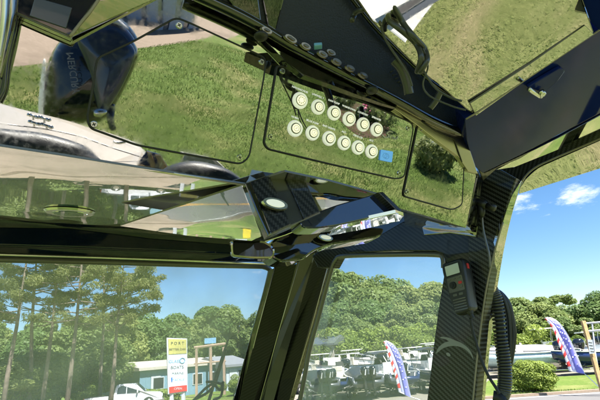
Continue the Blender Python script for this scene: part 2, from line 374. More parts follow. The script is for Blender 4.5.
# ------------------------------------------------------------------ the boat's own frame (metres): b forward, s starboard, z up from the eye
BA = rad(-28.5)
Bv = Vector((math.sin(BA), math.cos(BA), 0)); Sv = Vector((math.cos(BA), -math.sin(BA), 0)); Zv = Vector((0, 0, 1))
def bsz(b, s, z): return CAM + Bv * b + Sv * s + Zv * z
class Plane:
    def __init__(s, p, n):
        s.p = Vector(p); s.n = Vector(n).normalized()
        if s.n.dot(CAM - s.p) < 0: s.n = -s.n
        u = Sv - s.n * Sv.dot(s.n)
        if u.length < .2: u = Bv - s.n * Bv.dot(s.n)
        s.u = u.normalized(); s.w = s.n.cross(s.u)
    def at(s, x, y, off=0.):
        d = ray(x, y); return CAM + d * ((s.p + s.n * off - CAM).dot(s.n) / d.dot(s.n))
    def shift(s, off): return Plane(s.p + s.n * off, s.n)
def tilt(b, z, m, s=0.):
    """plane along the beam of the boat at (b, z) whose section rises at m degrees"""
    t = Bv * math.cos(rad(m)) + Zv * math.sin(rad(m)); return Plane(bsz(b, s, z), Sv.cross(t))
def facet(x, y, dist, az, el):
    """plane through pixel (x,y) at dist that mirrors that sight line towards azimuth az, elevation el"""
    w = Vector((math.sin(rad(az)) * math.cos(rad(el)), math.cos(rad(az)) * math.cos(rad(el)), math.sin(rad(el))))
    return Plane(CAM + ray(x, y) * dist, w - ray(x, y))
def at(x, y, d): return CAM + ray(x, y) * d
def dense(px, k=6, closed=False):
    """Catmull-Rom through pixel points"""
    n = len(px); o = []
    for i in range(n if closed else n - 1):
        g = lambda j: px[j % n] if closed else px[max(0, min(n - 1, j))]
        p0, p1, p2, p3 = g(i - 1), g(i), g(i + 1), g(i + 2)
        for q in range(k):
            t = q / k
            o.append(tuple(.5 * (2 * b + (c - a) * t + (2 * a - 5 * b + 4 * c - d) * t * t + (3 * b - a - 3 * c + d) * t ** 3) for a, b, c, d in zip(p0, p1, p2, p3)))
    if not closed: o.append(px[-1])
    return o
def rounded(px, r, k=4):
    n = len(px); o = []
    for i in range(n):
        p = Vector(px[i]); a = Vector(px[i - 1]) - p; c = Vector(px[(i + 1) % n]) - p
        rr = min(r, a.length * .45, c.length * .45); A = p + a.normalized() * rr; C = p + c.normalized() * rr
        for q in range(k + 1):
            t = q / k; o.append(tuple((A * (1 - t) + p * t) * (1 - t) + (p * (1 - t) + C * t) * t))
    return o
def slab(name, pts, nrm, thick, mats, parent, bevel=.0015, u=None, smooth=False, side=None):
    """outline (3-D) facing nrm, given thickness away from it, bevelled rim, UV in metres"""
    nrm = Vector(nrm).normalized(); n = len(pts)
    area = Vector((0, 0, 0))
    for i in range(n): area += Vector(pts[i]).cross(Vector(pts[(i + 1) % n]))
    if area.dot(nrm) < 0: pts = pts[::-1]
    c = sum((Vector(p) for p in pts), Vector()) / n
    b = bmesh.new(); lo = [b.verts.new(Vector(p) - c) for p in pts]; hi = [b.verts.new(Vector(p) - c - nrm * thick) for p in pts]
    ft = b.faces.new(lo); b.faces.new(hi[::-1])
    for i in range(n): b.faces.new((lo[i], hi[i], hi[(i + 1) % n], lo[(i + 1) % n]))
    bmesh.ops.recalc_face_normals(b, faces=b.faces)
    if bevel: bmesh.ops.bevel(b, geom=list(ft.edges), offset=bevel, segments=2, affect='EDGES', profile=.6, clamp_overlap=True)
    u = Vector(u) if u is not None else Sv
    u = (u - nrm * u.dot(nrm)).normalized(); w = nrm.cross(u); uvl = b.loops.layers.uv.new('UVMap')
    for f in b.faces:
        for l in f.loops: q = l.vert.co + c; l[uvl].uv = ((q - CAM).dot(u), (q - CAM).dot(w))
    if side:
        b.normal_update()
        for f in b.faces: f.material_index = 0 if f.normal.dot(nrm) > .97 else 1
        mats = [mats, side]
    me = bpy.data.meshes.new(name); b.to_mesh(me); b.free()
    o = link(name, me, mats, parent, smooth); o.location = c - (parent_loc(parent)); return o
def parent_loc(p):
    v = Vector((0, 0, 0))
    while p: v = v + p.location; p = p.parent
    return v
def panel(name, px, pl, thick, mats, parent, bevel=.0015, u=None, off=0., side=None):
    return slab(name, [pl.at(x, y, off) for x, y in px], pl.n, thick, mats, parent, bevel, u, side=side)
def strip(name, px, pl, r, mats, parent, closed=False, off=0., seg=8):
    mb = MB(); mb.tube([pl.at(x, y, off) for x, y in px], r, seg, closed=closed); o = mb.obj(name, mats, None, True)
    shift_to(o, parent); return o
def shift_to(o, parent):
    """parent a mesh whose vertices are in world metres"""
    o.parent = parent; o.location = -parent_loc(parent); return o
def pillow(mb, pts, nrm, depth, rings=6, power=2.2):
    """outline swollen towards nrm: a domed shell with a flat back"""
    nrm = Vector(nrm).normalized(); pts = [Vector(p) for p in pts]; c = sum(pts, Vector()) / len(pts); rr = [[p - nrm * depth * .0 for p in pts]]
    for k in range(1, rings + 1):
        t = k / rings; sc = (1 - t ** power) ** (1 / power) if k < rings else .06
        rr.append([c + (p - c) * sc + nrm * depth * t for p in pts])
    mb.loft(rr)
# ================================================================== THE BOAT WE STAND IN
boat = empty('motor_boat', bsz(-1.2, .0, -1.5), label='navy and carbon fibre boat cabin we look up from, with polished hardtop', cat='boat')

PB = tilt(.55, .245, 114)                 # face of the overhead electronics box
PL = tilt(.55, .2475, 9)                  # polished lip running forward from it to the windshield
H1 = PL.at(128, 223); H1 = H1 + (CAM - H1).normalized() * .155
PLF = Plane(H1, (H1 - PB.at(246, 184.3)).cross(PB.at(381, 195.5) - PB.at(246, 184.3)))      # lower facet of the lip round the corner post, hung from the same edge
PH = tilt(1.46, .40, 96)                 # windshield header
PD = Plane(bsz(.3 * .70, .55 * .70, .60 * .70), facet(500, 50, 1., 60, -33).n)      # underside of the hardtop
QA, QB = at(282, 262, 1.56), at(455, 300, 1.14)
QV = (QB - QA); QV.z = 0
PQ = Plane(QA, QV.cross(Zv))             # quarter-window plane from corner post to side post
PE = Plane(PD.at(530, 76), PD.n + Sv * .05)     # underside of the starboard roof beam, rising outboard

# --- overhead electronics box
ebox = panel('electronics_box', [(-260, -60), (-260, 105), (0, 146), (60, 155), (120, 164.5), (245, 184), (281, 171), (330, 180.5), (381, 194.5), (398, 208), (430, 217), (466, 228), (476, 176), (464, 128), (400, 103), (350, 74), (300, 51), (256, 24), (200, -12), (100, -25)], PB, .03, M_MIRROR, boat, .0004, side=M_TRIM)
# bright rolled edges where the box meets the tray and the lip
def rim(name, inner, outer, oi, oo, m):
    """narrow facet: inner edge close to the box face, outer edge standing off it"""
    ps = [PB.at(x, y, oi) for x, y in inner] + [PB.at(x, y, oo) for x, y in outer[::-1]]
    i0, o0, e = sum((PB.at(x, y, oi) for x, y in inner), Vector()) / len(inner), sum((PB.at(x, y, oo) for x, y in outer), Vector()) / len(outer), PB.at(*inner[-1]) - PB.at(*inner[0])
    n = e.cross(o0 - i0); n = n if n.dot(CAM - i0) > 0 else -n
    return slab(name, ps, n, .012, m, boat, .0006, side=M_BLACK)
rim('rolled_edge', [(262, 38), (272, 47), (286, 62), (304, 75), (330, 84), (356, 94), (384, 104), (396, 108)], [(256, 24), (270, 33), (288, 45), (306, 55), (332, 66), (356, 78), (380, 90), (398, 101)], .012, .002, M_LIP)
CPL = PB.shift(.0075)
panel('corner_panel', [(386, 104), (400, 113), (418, 126), (436, 140), (458, 156), (468, 171), (478, 174), (465, 134), (446, 124), (424, 112), (406, 101), (390, 92)], CPL, .007, M_REFLTAN, boat, .0012)
strip('seam', [(422, 121), (436, 131), (454, 139), (462, 162)], CPL, .0011, M_RUBBER, boat, off=.001)
strip('lower_edge', [(-260, 105.5), (0, 146.5), (60, 155.5), (120, 165), (246, 184.5)], PB, .0025, M_SATIN, boat, off=.001)
strip('lower_edge', [(281, 172), (330, 181), (381, 195)], PB, .0016, M_SATIN, boat, off=.001)

def screw(mb, x, y, pl, r=.0044):
    c = pl.at(x, y, .001); mb.mi = 1; mb.disc(c, pl.n, r, .0022, 16, r2=r * .8)
    mb.mi = 0
    for a in (.5, 2.07):
        d = pl.u * math.cos(a) + pl.w * math.sin(a); e = pl.n.cross(d)
        q = [c + d * r * .55 + e * .0006, c - d * r * .55 + e * .0006, c - d * r * .55 - e * .0006, c + d * r * .55 - e * .0006]
        mb.prism([p + pl.n * .0021 for p in q], pl.n * .0003)
def hatch(name, outline, screws, parent, rr=7, lid=True):
    """access hatch: rubber gasket line, thin polished lid, corner screws"""
    px = rounded(outline, rr)
    h = panel(name, px, PB, .004, M_MIRROR, parent, .0008, off=.0022, side=M_TRIM)
    strip('gasket', px, PB, .0014, M_RUBBER, h, closed=True, off=.0018)
    for x, y in screws:
        mb = MB(); screw(mb, x, y, PB.shift(.0015)); shift_to(mb.obj('screw', [M_RUBBER, M_STEEL]), h)
    return h
hatch('hatch', [(90, 128), (87, 118), (92, 92), (97, 58), (134, 41), (176, 17.5), (190, 23), (266, 58), (264, 76), (249, 157), (241, 164), (180, 153), (137, 145)], [(94, 124.5), (179, 25.5), (261.5, 62), (239.5, 157.5)], boat, 6)
swp = hatch('switch_panel', [(277, 66), (284, 66), (345, 94), (412, 123), (413, 130), (404, 177), (396, 179), (330, 164), (268, 149), (264, 143), (270, 108)], [(282.5, 71), (270.5, 137), (408, 128), (399, 173)], boat, 4)
hatch('hatch', [(418, 124), (460, 141), (464, 160), (462, 205), (452, 210), (403, 196)], [(422, 128.5), (407, 192)], boat, 4)

# --- twelve lit push switches, their captions, maker's script and the blue indicator on the switch panel
PS = PB.shift(.0025)
row1 = [(300, 100.5), (318, 107), (334, 113), (349, 119), (363, 124.5), (376.5, 129.5)]; row2 = [(295, 128.5), (312.5, 133), (329, 138.5), (344, 143), (358, 147.5), (371.5, 151.5)]
cap1 = ['NAV/ANCHOR', 'LIVEWELL 1', 'RAW PUMP', 'WASHDOWN', 'COURTESY', 'SPREADER']; cap2 = ['HORN', 'BILGE PUMP', 'BAIT LIGHTS', 'ACC', 'DECK LTS', 'ACC']
xr = (PS.at(376, 130) - PS.at(300, 100)).normalized(); yr = PS.n.cross(xr)
for row, caps in ((row1, cap1), (row2, cap2)):
    for i, (x, y) in enumerate(row):
        c = PS.at(x, y); r = .0119 * (1 if i else 1.08)
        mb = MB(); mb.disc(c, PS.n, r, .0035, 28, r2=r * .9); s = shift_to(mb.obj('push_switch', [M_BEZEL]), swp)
        mb = MB(); mb.disc(c + PS.n * .0034, PS.n, r * .66, .0012, 24, r2=r * .6); shift_to(mb.obj('switch_ring', [M_RING]), swp)
        mb = MB(); mb.disc(c + PS.n * .0044, PS.n, r * (.53 if (i or row is row2) else .60), .001, 24, r2=r * .5)
        shift_to(mb.obj('switch_cap', [M_CREAM]), swp)
        mb = MB()
        if row is row1 and i == 0:
            for k in range(9):
                a = k * .698; q = c + (xr * math.cos(a) + yr * math.sin(a)) * r * .36 + PS.n * .0053; mb.disc(q, PS.n, r * .07, .0003, 8)
        else:
            q = c + PS.n * .0054; mb.tube([q + (xr * math.cos(k * .5236) + yr * math.sin(k * .5236)) * r * .34 for k in range(12)], r * .028, 5, closed=True); dr = xr * math.cos(i * 1.1 + len(caps[i])) + yr * math.sin(i * 1.1 + len(caps[i])); mb.tube([q - dr * r * .16, q + dr * r * .16], r * .03, 5)
        shift_to(mb.obj('switch_symbol', [M_RING]), swp)
        mb = MB(); up = PS.at(x, y - 11) - c; text(mb, caps[i], .0042, c + up, xr, yr); shift_to(mb.obj('switch_caption', [M_PRINT]), swp)
mb = MB(); q = [PS.at(x, y, .0004) for x, y in rounded([(380.6, 149.6), (392.4, 151.6), (391.2, 162.4), (379.4, 160)], 1)]
mb.prism(q, PS.n * .0022); s = shift_to(mb.obj('blue_indicator', [M_BLUEBTN], bevel=.0004), swp)
mb = MB(); c = PS.at(386, 156, .0028)
for k in (0, 1):
    mb.tube([c + (xr * math.cos(a / 8 * 6.283) + yr * math.sin(a / 8 * 6.283)) * .0045 + xr * (.004 * k - .002) for a in range(8)], .0003, 5, closed=True)
shift_to(mb.obj('indicator_symbol', [M_SIGNBLUE]), swp)
# the silver script "Scout": a big swept S and small joined letters
mb = MB()
mb.tube([PS.at(x, y, .001) for x, y in dense([(392.5, 132.2), (389.5, 131.5), (387, 133.2), (388.6, 135), (388, 137.2), (385, 137.6), (382.4, 134.8)], 6)], .0011, 6)
for pts in ([(391.5, 135.6), (390, 136), (389.8, 137.6), (391.4, 138)], [(393, 136.6), (392.2, 138), (393.2, 138.9), (394, 137.6), (393, 136.6)], [(394.9, 137.2), (394.5, 138.8), (395.5, 139.2), (396.1, 137.8), (395.9, 139.4)], [(397.9, 136), (397, 139.6)], [(396.7, 137.4), (398.6, 138)]):
    mb.tube([PS.at(x, y, .001) for x, y in dense(pts, 4)], .0007, 6)
shift_to(mb.obj('script_logo', [M_SILVER], None, True), swp)

# --- dark tray above the box with its row of brushed studs and the loose cables
PT = Plane(PB.at(330, 60, .012), PB.n - Zv * .1)
tray = panel('cable_tray', [(192, -8), (240, 14), (285, 40), (330, 62), (380, 89), (420, 109), (462, 131), (472, 112), (468, 103), (440, 88), (418, 70), (392, 45), (370, 22), (345, -10)], PT, .05, M_TRAY, boat, .003)
PR = PT.shift(.006)
strip('tray_rim', dense([(190, -8), (225, 8), (256, 24), (285, 42), (310, 55.5), (340, 71), (370, 86), (400, 102), (430, 119), (464, 134)], 4), PR, .008, M_BLACK, boat)
strip('tray_rim', dense([(462, 131), (467, 122), (471, 110)], 4), PR, .004, M_BLACK, boat)
strip('tray_rim', dense([(345, -10), (370, 22), (392, 45), (418, 70), (440, 88), (468, 103)], 4), PR, .0035, M_BLACK, boat)
panel('tray_divider', [(262, -5), (268, 26), (276, 30), (285, -5)], PR, .01, M_BLACK, boat)
panel('tray_divider', [(225, -5), (240, 14), (262, 26), (258, -5)], PR, .008, M_BLACK, boat)
PR2 = PR.shift(.010)
for x, y in [(266, 31), (289, 38.5), (305, 46.5), (322, 54.5), (336, 62), (349.5, 68.5), (362.5, 75.5), (330, 53), (291, 40)]:
    mb = MB(); c = PR2.at(x, y); x_ = (PR2.at(x + 8, y + 4) - c)
    mb.disc(c, PR2.n + Zv * .15, .0095, .004, 22, ry=.0048, xax=x_, r2=.0078); mb.disc(c + PR2.n * .003, PR2.n + Zv * .35, .0045, .0028, 16, ry=.002, xax=x_)
    shift_to(mb.obj('stud', [M_STUD]), boat)
for x, y, a, b_ in [(261, 36, .010, .005), (372, 90, .010, .006)]:
    mb = MB(); mb.ball(PR2.at(x, y), (a, a, b_)); shift_to(mb.obj('plug', [M_PLASTIC], None, True), boat)
mb = MB(); c = PR2.at(318, 46); mb.box(c, (.012, .010, .005)); shift_to(mb.obj('blue_clip', [M_SIGNBLUE], bevel=.001), boat)
PC = PT.shift(.11)
def cable(name, px, r, dist=.578, m=M_CORD, parent=boat, wob=0.):
    pts = dense(px, 7); mb = MB(); mb.tube([at(x, y, dist + wob * math.sin(i * .35)) for i, (x, y) in enumerate(pts)], r * .85, 10)
    return shift_to(mb.obj(name, [m], None, True), parent)
cable('cable', [(352, 20), (356, 12), (365, 9), (376, 12), (392, 23), (406, 34), (417, 45), (421, 58), (417, 72)], .0042, wob=.006)
cable('cable', [(380, 24), (375, 8), (378, -2), (388, -1), (398, 14), (405, 26), (415, 38), (424, 48), (427, 60), (420, 72)], .0042, wob=-.006)
cable('cable', [(381, 22), (383, 34), (390, 47), (399, 60), (408, 74), (412, 86)], .0016)
cable('cable', [(418, 60), (428, 78), (438, 90), (452, 98), (462, 101)], .0016)
cable('cable', [(423, 48), (428, 66), (423, 84), (430, 96), (452, 106), (466, 110)], .0012)
cable('cable_sleeve', [(394, 60), (401, 68), (406, 80), (409, 94)], .008, .655)
cable('cable_sleeve', [(440, 92), (436, 100), (430, 108)], .006, .70)
for k in range(6): strip('vent_slot', [(390 + k * 2.5, 72 + k * 3.4), (396 + k * 2.5, 69 + k * 3.4)], PR, .0012, M_RUBBER, boat)

# --- underside of the hardtop, roof above
D_px = [(330, -60), (372, 24), (394, 46), (420, 73), (442, 90), (472, 104), (530, 66), (586, 26), (593, 34), (640, 0), (640, -60)]
panel('hardtop_underside', [(352, -7), (372, 22), (394, 45), (420, 71), (442, 88), (474, 116), (530, 76), (594, 32), (572, -30), (450, -22)], PD, .02, M_MIRROR, boat, .002, side=M_BLACK)
panel('roof_edge_band', [(470, 103.5), (530, 64), (585, 25), (594, 34), (534, 74.5), (476, 116)], Plane(PD.at(530, 74, .002), PD.n + Sv * .03), .003, M_MIRROR, boat, .0008, side=M_TRIM)
mb = MB()
rv = [bsz(b, s, 1.0) for b, s in ((-1.6, -1.3), (-1.6, 1.42), (.8, 1.42), (1.5, .75), (1.55, -1.3))]
mb.prism(rv, Zv * .06); shift_to(mb.obj('hardtop_roof', [M_NAVY], bevel=.01), boat)  # unseen roof, added and carried outboard to shade the cabin

# --- starboard roof beam with its latch
panel('roof_beam', [(465, 119), (478, 112), (530, 77), (597, 32), (640, 2), (640, 92), (600, 113), (520, 155), (483, 173), (474, 166), (467, 140)], PE, .03, M_BEAM, boat, .0008)
panel('roof_beam', [(581, -4), (640, -10), (640, 40), (598, 30), (590, 22)], Plane(PD.at(600, 10, .02), -Zv - Sv * .5), .02, M_BEAM, boat, .003)
strip('beam_edge', [(466, 119), (478, 112), (530, 76.5), (597, 31.5), (640, 2)], PE, .0016, M_EDGE, boat, off=.001)
lat = panel('latch', rounded([(527, 88), (538, 81), (560, 68), (566, 70), (558, 81), (545, 92), (541, 94), (534, 90)], 3), PE, .006, M_BEAM, boat, .002, off=.008)
mb = MB(); mb.tube([PE.at(x, y, .016) for x, y in dense([(529, 89), (533, 92), (537, 94.5), (540, 96.5)], 4)], .0035, 8); mb.disc(PE.at(541, 92, .012), PE.n, .006, .008, 14, r2=.004); mb.tube([PE.at(541, 91, .018), PE.at(541, 97, .018)], .003, 8)
shift_to(mb.obj('latch_pin', [M_STEEL], None, True), lat)

# --- layers of the starboard opening under the beam
G1 = facet(560, 140, .93, 48, -14)
panel('opening_liner', [(496, 170), (520, 157), (560, 137), (640, 94), (640, 112), (604, 131), (545, 155), (515, 167)], Plane(PE.at(560, 140, -.004), G1.n), .006, M_MIRROR, boat, .001, side=M_BLACK)
POo = Plane(PE.at(560, 150, -.012), -Sv - Zv * .5)
panel('opening_frame', dense([(484, 178), (500, 169), (520, 161), (545, 152), (580, 138), (640, 110)], 3) + dense([(640, 121), (590, 143), (555, 158), (536, 167), (524, 178), (515, 196), (509, 215)], 4) + [(497, 215), (480, 190)], POo, .012, M_CARBON, boat, .002)
strip('frame_edge', dense([(640, 121), (590, 143), (555, 158), (536, 167), (524, 178), (516, 194), (509, 216)], 5), POo, .0022, M_EDGE, boat, off=.002)
PF4 = Plane(PE.at(560, 165, -.03), facet(560, 160, 1., 46, -26).n)
panel('outer_flange', dense([(640, 123), (590, 145), (556, 160), (538, 168.5), (526, 179)], 4) + [(520, 188), (519, 194), (640, 156)], PF4, .008, M_MIRROR, boat, .001, side=M_BLACK)
PST = Plane(at(495, 265, 1.12), facet(495, 265, 1., 76, -20).n)
panel('post_flange', dense([(522, 180), (512, 196), (503, 222), (495, 250), (488, 285), (483, 320), (474, 400), (461, 560)], 4) + dense([(472, 560), (485, 400), (493, 322), (498, 285), (505, 245), (512, 215), (520, 186)], 4), PST, .008, M_MIRROR, boat, .001)

# fairings that close the hardtop between box, lip, windshield header and posts
def fair(ps):
    n = (ps[1] - ps[0]).cross(ps[-1] - ps[0]); n = n if n.z < 0 else -n
    slab('hardtop_fairing', ps, n, .006, M_BLACK, boat, .0005)
fair([PB.at(402, 206, -.004), PB.at(468, 225, -.004), PQ.at(472, 232, -.006), PQ.at(405, 226, -.006)])
fair([PB.at(478, 176, -.006), PB.at(467, 226, -.006), PQ.at(474, 230, -.008), PQ.at(482, 178, -.008)])
fair([PL.at(-260, 204), PL.at(75, 213), PL.at(262, 235), PH.at(270, 244, -.004), PH.at(75, 215.5, -.004), PH.at(-260, 206, -.004)])
# --- starboard post with its marlin emblem, header of the quarter window
post = panel('side_post', [(470, 172), (482, 172), (498, 168), (516, 178), (508, 204), (500, 230), (492, 262), (485, 305), (482, 325), (475, 400), (462, 560), (408, 560), (427, 400), (433, 350), (438, 312), (446, 262), (446, 240), (466, 229)], PQ, .035, M_CARBON2, boat, .003, u=QV)
strip('post_edge_line', dense([(503, 222), (495, 250), (487, 285), (481, 325), (473, 400), (460, 560)], 4), PQ, .0022, M_EDGE, boat, off=.002)
panel('post_gusset', [(468, 168), (482, 172), (480, 196), (476, 226), (462, 222)], PQ, .01, M_BLACK, boat, .002, off=.012)
panel('post_gusset', [(470, 150), (484, 173), (520, 158), (528, 153), (500, 166), (483, 181)], Plane(PE.at(490, 170, -.002), PE.n), .01, M_CARBON, boat, .002)
mb = MB()
arch = dense([(435.5, 354), (438.5, 347.5), (444, 343), (449, 341.3)], 4) + dense([(446, 339.4), (440.5, 338), (441.5, 336.8), (448, 337.6), (455, 340.4), (462, 343.4), (468, 348), (472, 354), (473.5, 360)], 4) + dense([(470.5, 354.5), (465, 349.2), (458, 346.4), (450, 346.2), (443, 348.4), (438.5, 352)], 4)
mb.prism([PQ.at(x, y, .0008) for x, y in arch], -PQ.n * .0015); shift_to(mb.obj('marlin_emblem', [M_EMBLEM]), post)
mb = MB(); mb.disc(PQ.at(448.5, 354.5, .0002), PQ.n, .0055, .0012, 20, ry=.004); shift_to(mb.obj('emblem_dot', [M_EMBLEM]), post)

panel('header_backing', [(296, 232), (340, 196), (400, 200), (472, 216), (474, 240), (440, 242), (330, 252), (306, 262)], PQ, .02, M_BLACK, boat, .002, off=-.05)
head = panel('window_header', [(318, 268), (312, 256), (330, 243), (378, 236), (403, 221.5), (422, 222), (445, 226), (470, 229), (470, 262), (447, 264), (443, 254), (436, 251.5), (392, 251), (350, 253.5), (339, 257), (333, 268)], PQ, .03, M_CARBON, boat, .003, u=QV)
panel('header_gloss_band', [(421, 223.5), (440, 224), (470, 228), (478, 226), (476, 237), (450, 233), (424, 235)], PQ, .006, M_GLOSS, boat, .002, off=.006)
strip('window_gasket', dense([(266, 560), (300, 400), (309, 352), (319, 315), (330, 274), (336, 260), (345, 256), (392, 254.5), (436, 254.5), (443, 258), (444, 268)], 4), PQ, .0075, M_TRIM, boat, off=-.004)
panel('quarter_glass', [(262, 560), (333, 258), (447, 254), (408, 560)], PQ, .005, M_GLASS2, boat, .0, off=-.03)

# --- lip: main run, corner facets, reading light
panel('hardtop_lip', [(-260, 105.5), (0, 146.5), (60, 155.5), (120, 165), (245, 184.5), (262, 190), (262, 236), (140, 222.5), (75, 213.5), (0, 211), (-260, 205)], PL, .003, M_LIP, boat, .0003, side=M_TRIM)
panel('corner_facet', [(120, 226), (246, 184.2), (254, 182), (285, 172), (330, 181.5), (381, 195.5), (340, 215), (320, 222), (264, 238), (254, 241), (190, 236)], PLF, .003, M_LIP, boat, .0003, side=M_TRIM)
def ring_light(x, y, pl, r, parent, lens=M_BEZEL, ry=None):
    ry = ry or r
    c = pl.at(x, y); mb = MB(); mb.disc(c, pl.n, r, .004, 32, r2=r * .92, ry=ry, xax=Rt); o = shift_to(mb.obj('reading_light', [M_STEEL]), parent)
    mb = MB(); mb.disc(c + pl.n * .0035, pl.n, r * .72, .0015, 28, r2=r * .66, ry=ry * .66, xax=Rt); shift_to(mb.obj('light_lens', [lens]), o); return o
ring_light(70, 211.5, PL.shift(.001), .045, boat, M_LIP)
PI = Plane(at(278, 203, .60), tilt(1, .3, 86).n)
box = slab('light_housing', [PI.at(x, y) for x, y in [(250, 181.5), (278, 171.5), (298, 174), (306, 181), (313, 197), (321, 213), (301, 222), (270, 235), (262, 214)]], PI.n, .02, M_RIDGE, boat, .002)
panel('light_fascia', [(251, 182), (270, 175.5), (280, 200), (291, 224), (271, 233.5), (261, 209)], PI, .004, M_CARBON, boat, .001, off=.003)
panel('light_fascia', [(283, 172.8), (298, 174.5), (306, 182), (313, 198), (319, 212), (304, 219), (294, 196)], PI, .004, M_CARBON, boat, .001, off=.003)
panel('housing_edge', [(245.5, 183.5), (250.5, 181.5), (262, 208), (272, 234), (268, 236), (256, 210)], PI, .012, M_BLACK, boat, .002, off=.005)
ring_light(274.5, 204.5, PI.shift(.008), .0195, boat, ry=.0085)
# navy bracket arm, knuckle and cuffs at the corner
arm_pts = [(299, 223), (312, 214), (336, 205), (360, 198), (379, 192.5), (388, 203), (399, 213), (372, 217.5), (340, 225), (320, 228), (304, 228)]
PA = Plane(at(350, 210, .66), tilt(1, .3, 88).n)
panel('bracket_arm', rounded(arm_pts, 4), PA, .03, M_NAVY, boat, .005)
panel('arm_tip', [(378, 192), (383, 191.5), (402, 210), (400, 214)], PA, .02, M_CARBON, boat, .002, off=.012)
PM = Plane(at(365, 225, .72), facet(365, 225, 1., 10, -2.0).n)
panel('polished_band', [(328, 236), (334, 227.5), (362, 221), (396, 213.5), (404, 216), (400, 221), (360, 230)], PM, .006, M_LIP, boat, .001)
knuck = [(270, 243), (285, 230), (302, 224), (334, 228), (345, 226), (385, 228), (381, 237), (330, 245), (314, 251), (303, 260), (280, 262), (270, 256)]
PK = Plane(at(310, 240, .80), tilt(1, .3, 88).n)
panel('corner_knuckle', rounded(knuck, 5), PK, .04, M_BLACK, boat, .006)
PKF = Plane(PK.at(275, 236, .012), facet(275, 236, .8, 152, -8).n)
panel('horn_highlight', dense([(249, 242.5), (262, 236), (280, 229), (302, 221.5), (303, 225), (292, 233), (272, 240), (260, 243)], 3, True), PKF, .006, M_LIP, boat, .002)  # slab shaped as the beige highlight on the gloss knuckle
panel('corner_cuff', rounded([(230, 240), (250, 241), (264, 240), (276, 248), (274, 259), (252, 259), (231, 257)], 5), Plane(PK.at(252, 252, .004), facet(252, 252, .8, 150, -9).n), .01, M_GLOSS, boat, .004)
ring_light(325, 238, PK.shift(.008), .016, boat, ry=.006)

# --- windshield: header, edge, gasket, glass, wiper
panel('windshield_header', [(-260, 203), (0, 211), (75, 213.5), (140, 222), (200, 234), (256, 241), (272, 246), (272, 262), (200, 260.5), (100, 257), (0, 254.5), (-260, 246)], PH, .05, M_NAVY, boat, .003)
panel('header_band', [(-260, 219), (0, 227), (70, 228), (150, 238), (240, 245), (240, 254), (150, 250), (70, 247), (0, 245), (-260, 238)], Plane(PH.p + PH.n * .012, tilt(1.46, .4, 84).n), .014, M_NAVY, boat, .004)
strip('header_edge', [(-260, 246), (0, 254.5), (100, 257.5), (200, 261), (274, 264)], PH, .0058, M_STEEL, boat, off=.012)
PG = Plane(PH.at(150, 262), Sv.cross(Bv * -.55 + Zv * .84))
mb = MB(); mb.tube([PG.at(x, y) for x, y in [(-260, 251), (0, 259.5), (100, 262), (200, 265), (262, 266.5)] + dense([(266, 267.5), (270, 270), (269.5, 275)], 4) + [(266, 290), (254, 338), (239, 392), (196, 560)]], .0095, 10)
shift_to(mb.obj('windshield_gasket', [M_TRIM], None, True), boat)
panel('windshield_glass', [(-260, 248), (271, 264), (190, 560), (-260, 560)], PG, .006, M_GLASS, boat, 0., off=-.012)
mb = MB(); PW = PG.shift(-.05)
mb.tube([PW.at(x, y) for x, y in [(230.5, 333), (224, 352), (217, 374), (210, 397), (205, 412)]], [.003, .0055, .0065, .0065, .0065], 6)
mb.tube([PW.at(x, y, .01) for x, y in [(226, 350), (219, 372), (215, 386)]], .0045, 6)
wip = shift_to(mb.obj('wiper', [M_RUBBER], None, False), boat)
mb = MB()
for a in ([(190, 404), (198, 396), (206, 388), (214, 383)], [(206, 382), (214, 382), (221, 384)], [(214, 384), (220, 390), (223, 382), (221, 396), (213, 400)], [(196, 399), (207, 393), (214, 386)]):
    mb.tube([PW.at(x, y, .015) for x, y in dense(a, 4)], .005, 8)
shift_to(mb.obj('wiper_arm', [M_PLASTIC], None, True), wip)

# --- corner post: three carbon facets between black edges, raked
def dv(x, y): return at(x, y, 1.54 + (y - 262) * .0014)
def post_face(name, l, r, m, dl, dr, thick=.012):
    ps = [dv(x, y) - ray(x, y) * dl for x, y in l] + [dv(x, y) - ray(x, y) * dr for x, y in r[::-1]]
    n = (ps[1] - ps[0]).cross(ps[-1] - ps[0]); n = n if n.dot(CAM - ps[0]) > 0 else -n
    return slab(name, ps, n, thick, m, boat, .0015, u=ps[1] - ps[0])
post_face('corner_post_edge', [(269, 270), (252, 331), (232, 402), (190, 560)], [(275, 268), (257.5, 331), (239.5, 402), (197, 560)], M_BLACK, .0, .015, .03)
post_face('corner_post_side', [(274, 267), (257, 331), (239, 402), (196, 560)], [(300, 264), (279.5, 331), (260, 402), (217, 560)], M_CARBON3, .012, .03)
post_face('corner_post_ridge', [(298, 258), (278.5, 331), (259, 402), (216, 560)], [(317, 250), (293, 331), (273, 402), (230, 560)], M_RIDGE, .034, .034)
post_face('corner_post_side', [(314, 248), (292, 331), (272, 402), (229, 560)], [(330, 257), (310.5, 331), (289, 402), (246, 560)], M_CARBON3, .032, .012)
post_face('corner_post_edge', [(329, 256), (309.5, 331), (288, 402), (245, 560)], [(337, 257), (315, 331), (293.5, 402), (251, 560)], M_BLACK, .016, .0, .03)

for px in ([(274.5, 268), (257.5, 331), (239.5, 402), (197, 560)], [(299, 262), (279, 331), (259.5, 402), (216.5, 560)], [(315.5, 250), (292.5, 331), (272.5, 402), (229.5, 560)], [(330, 257.5), (310, 331), (288.5, 402), (245.5, 560)]):
    mb = MB(); mb.tube([dv(x, y) - ray(x, y) * (.036 if 252 < px[2][0] < 280 else .018) for x, y in px], .0016, 6); shift_to(mb.obj('post_edge_line', [M_SATIN], None, True), boat)  # satin strips stand in for silver highlight lines along the facet edges
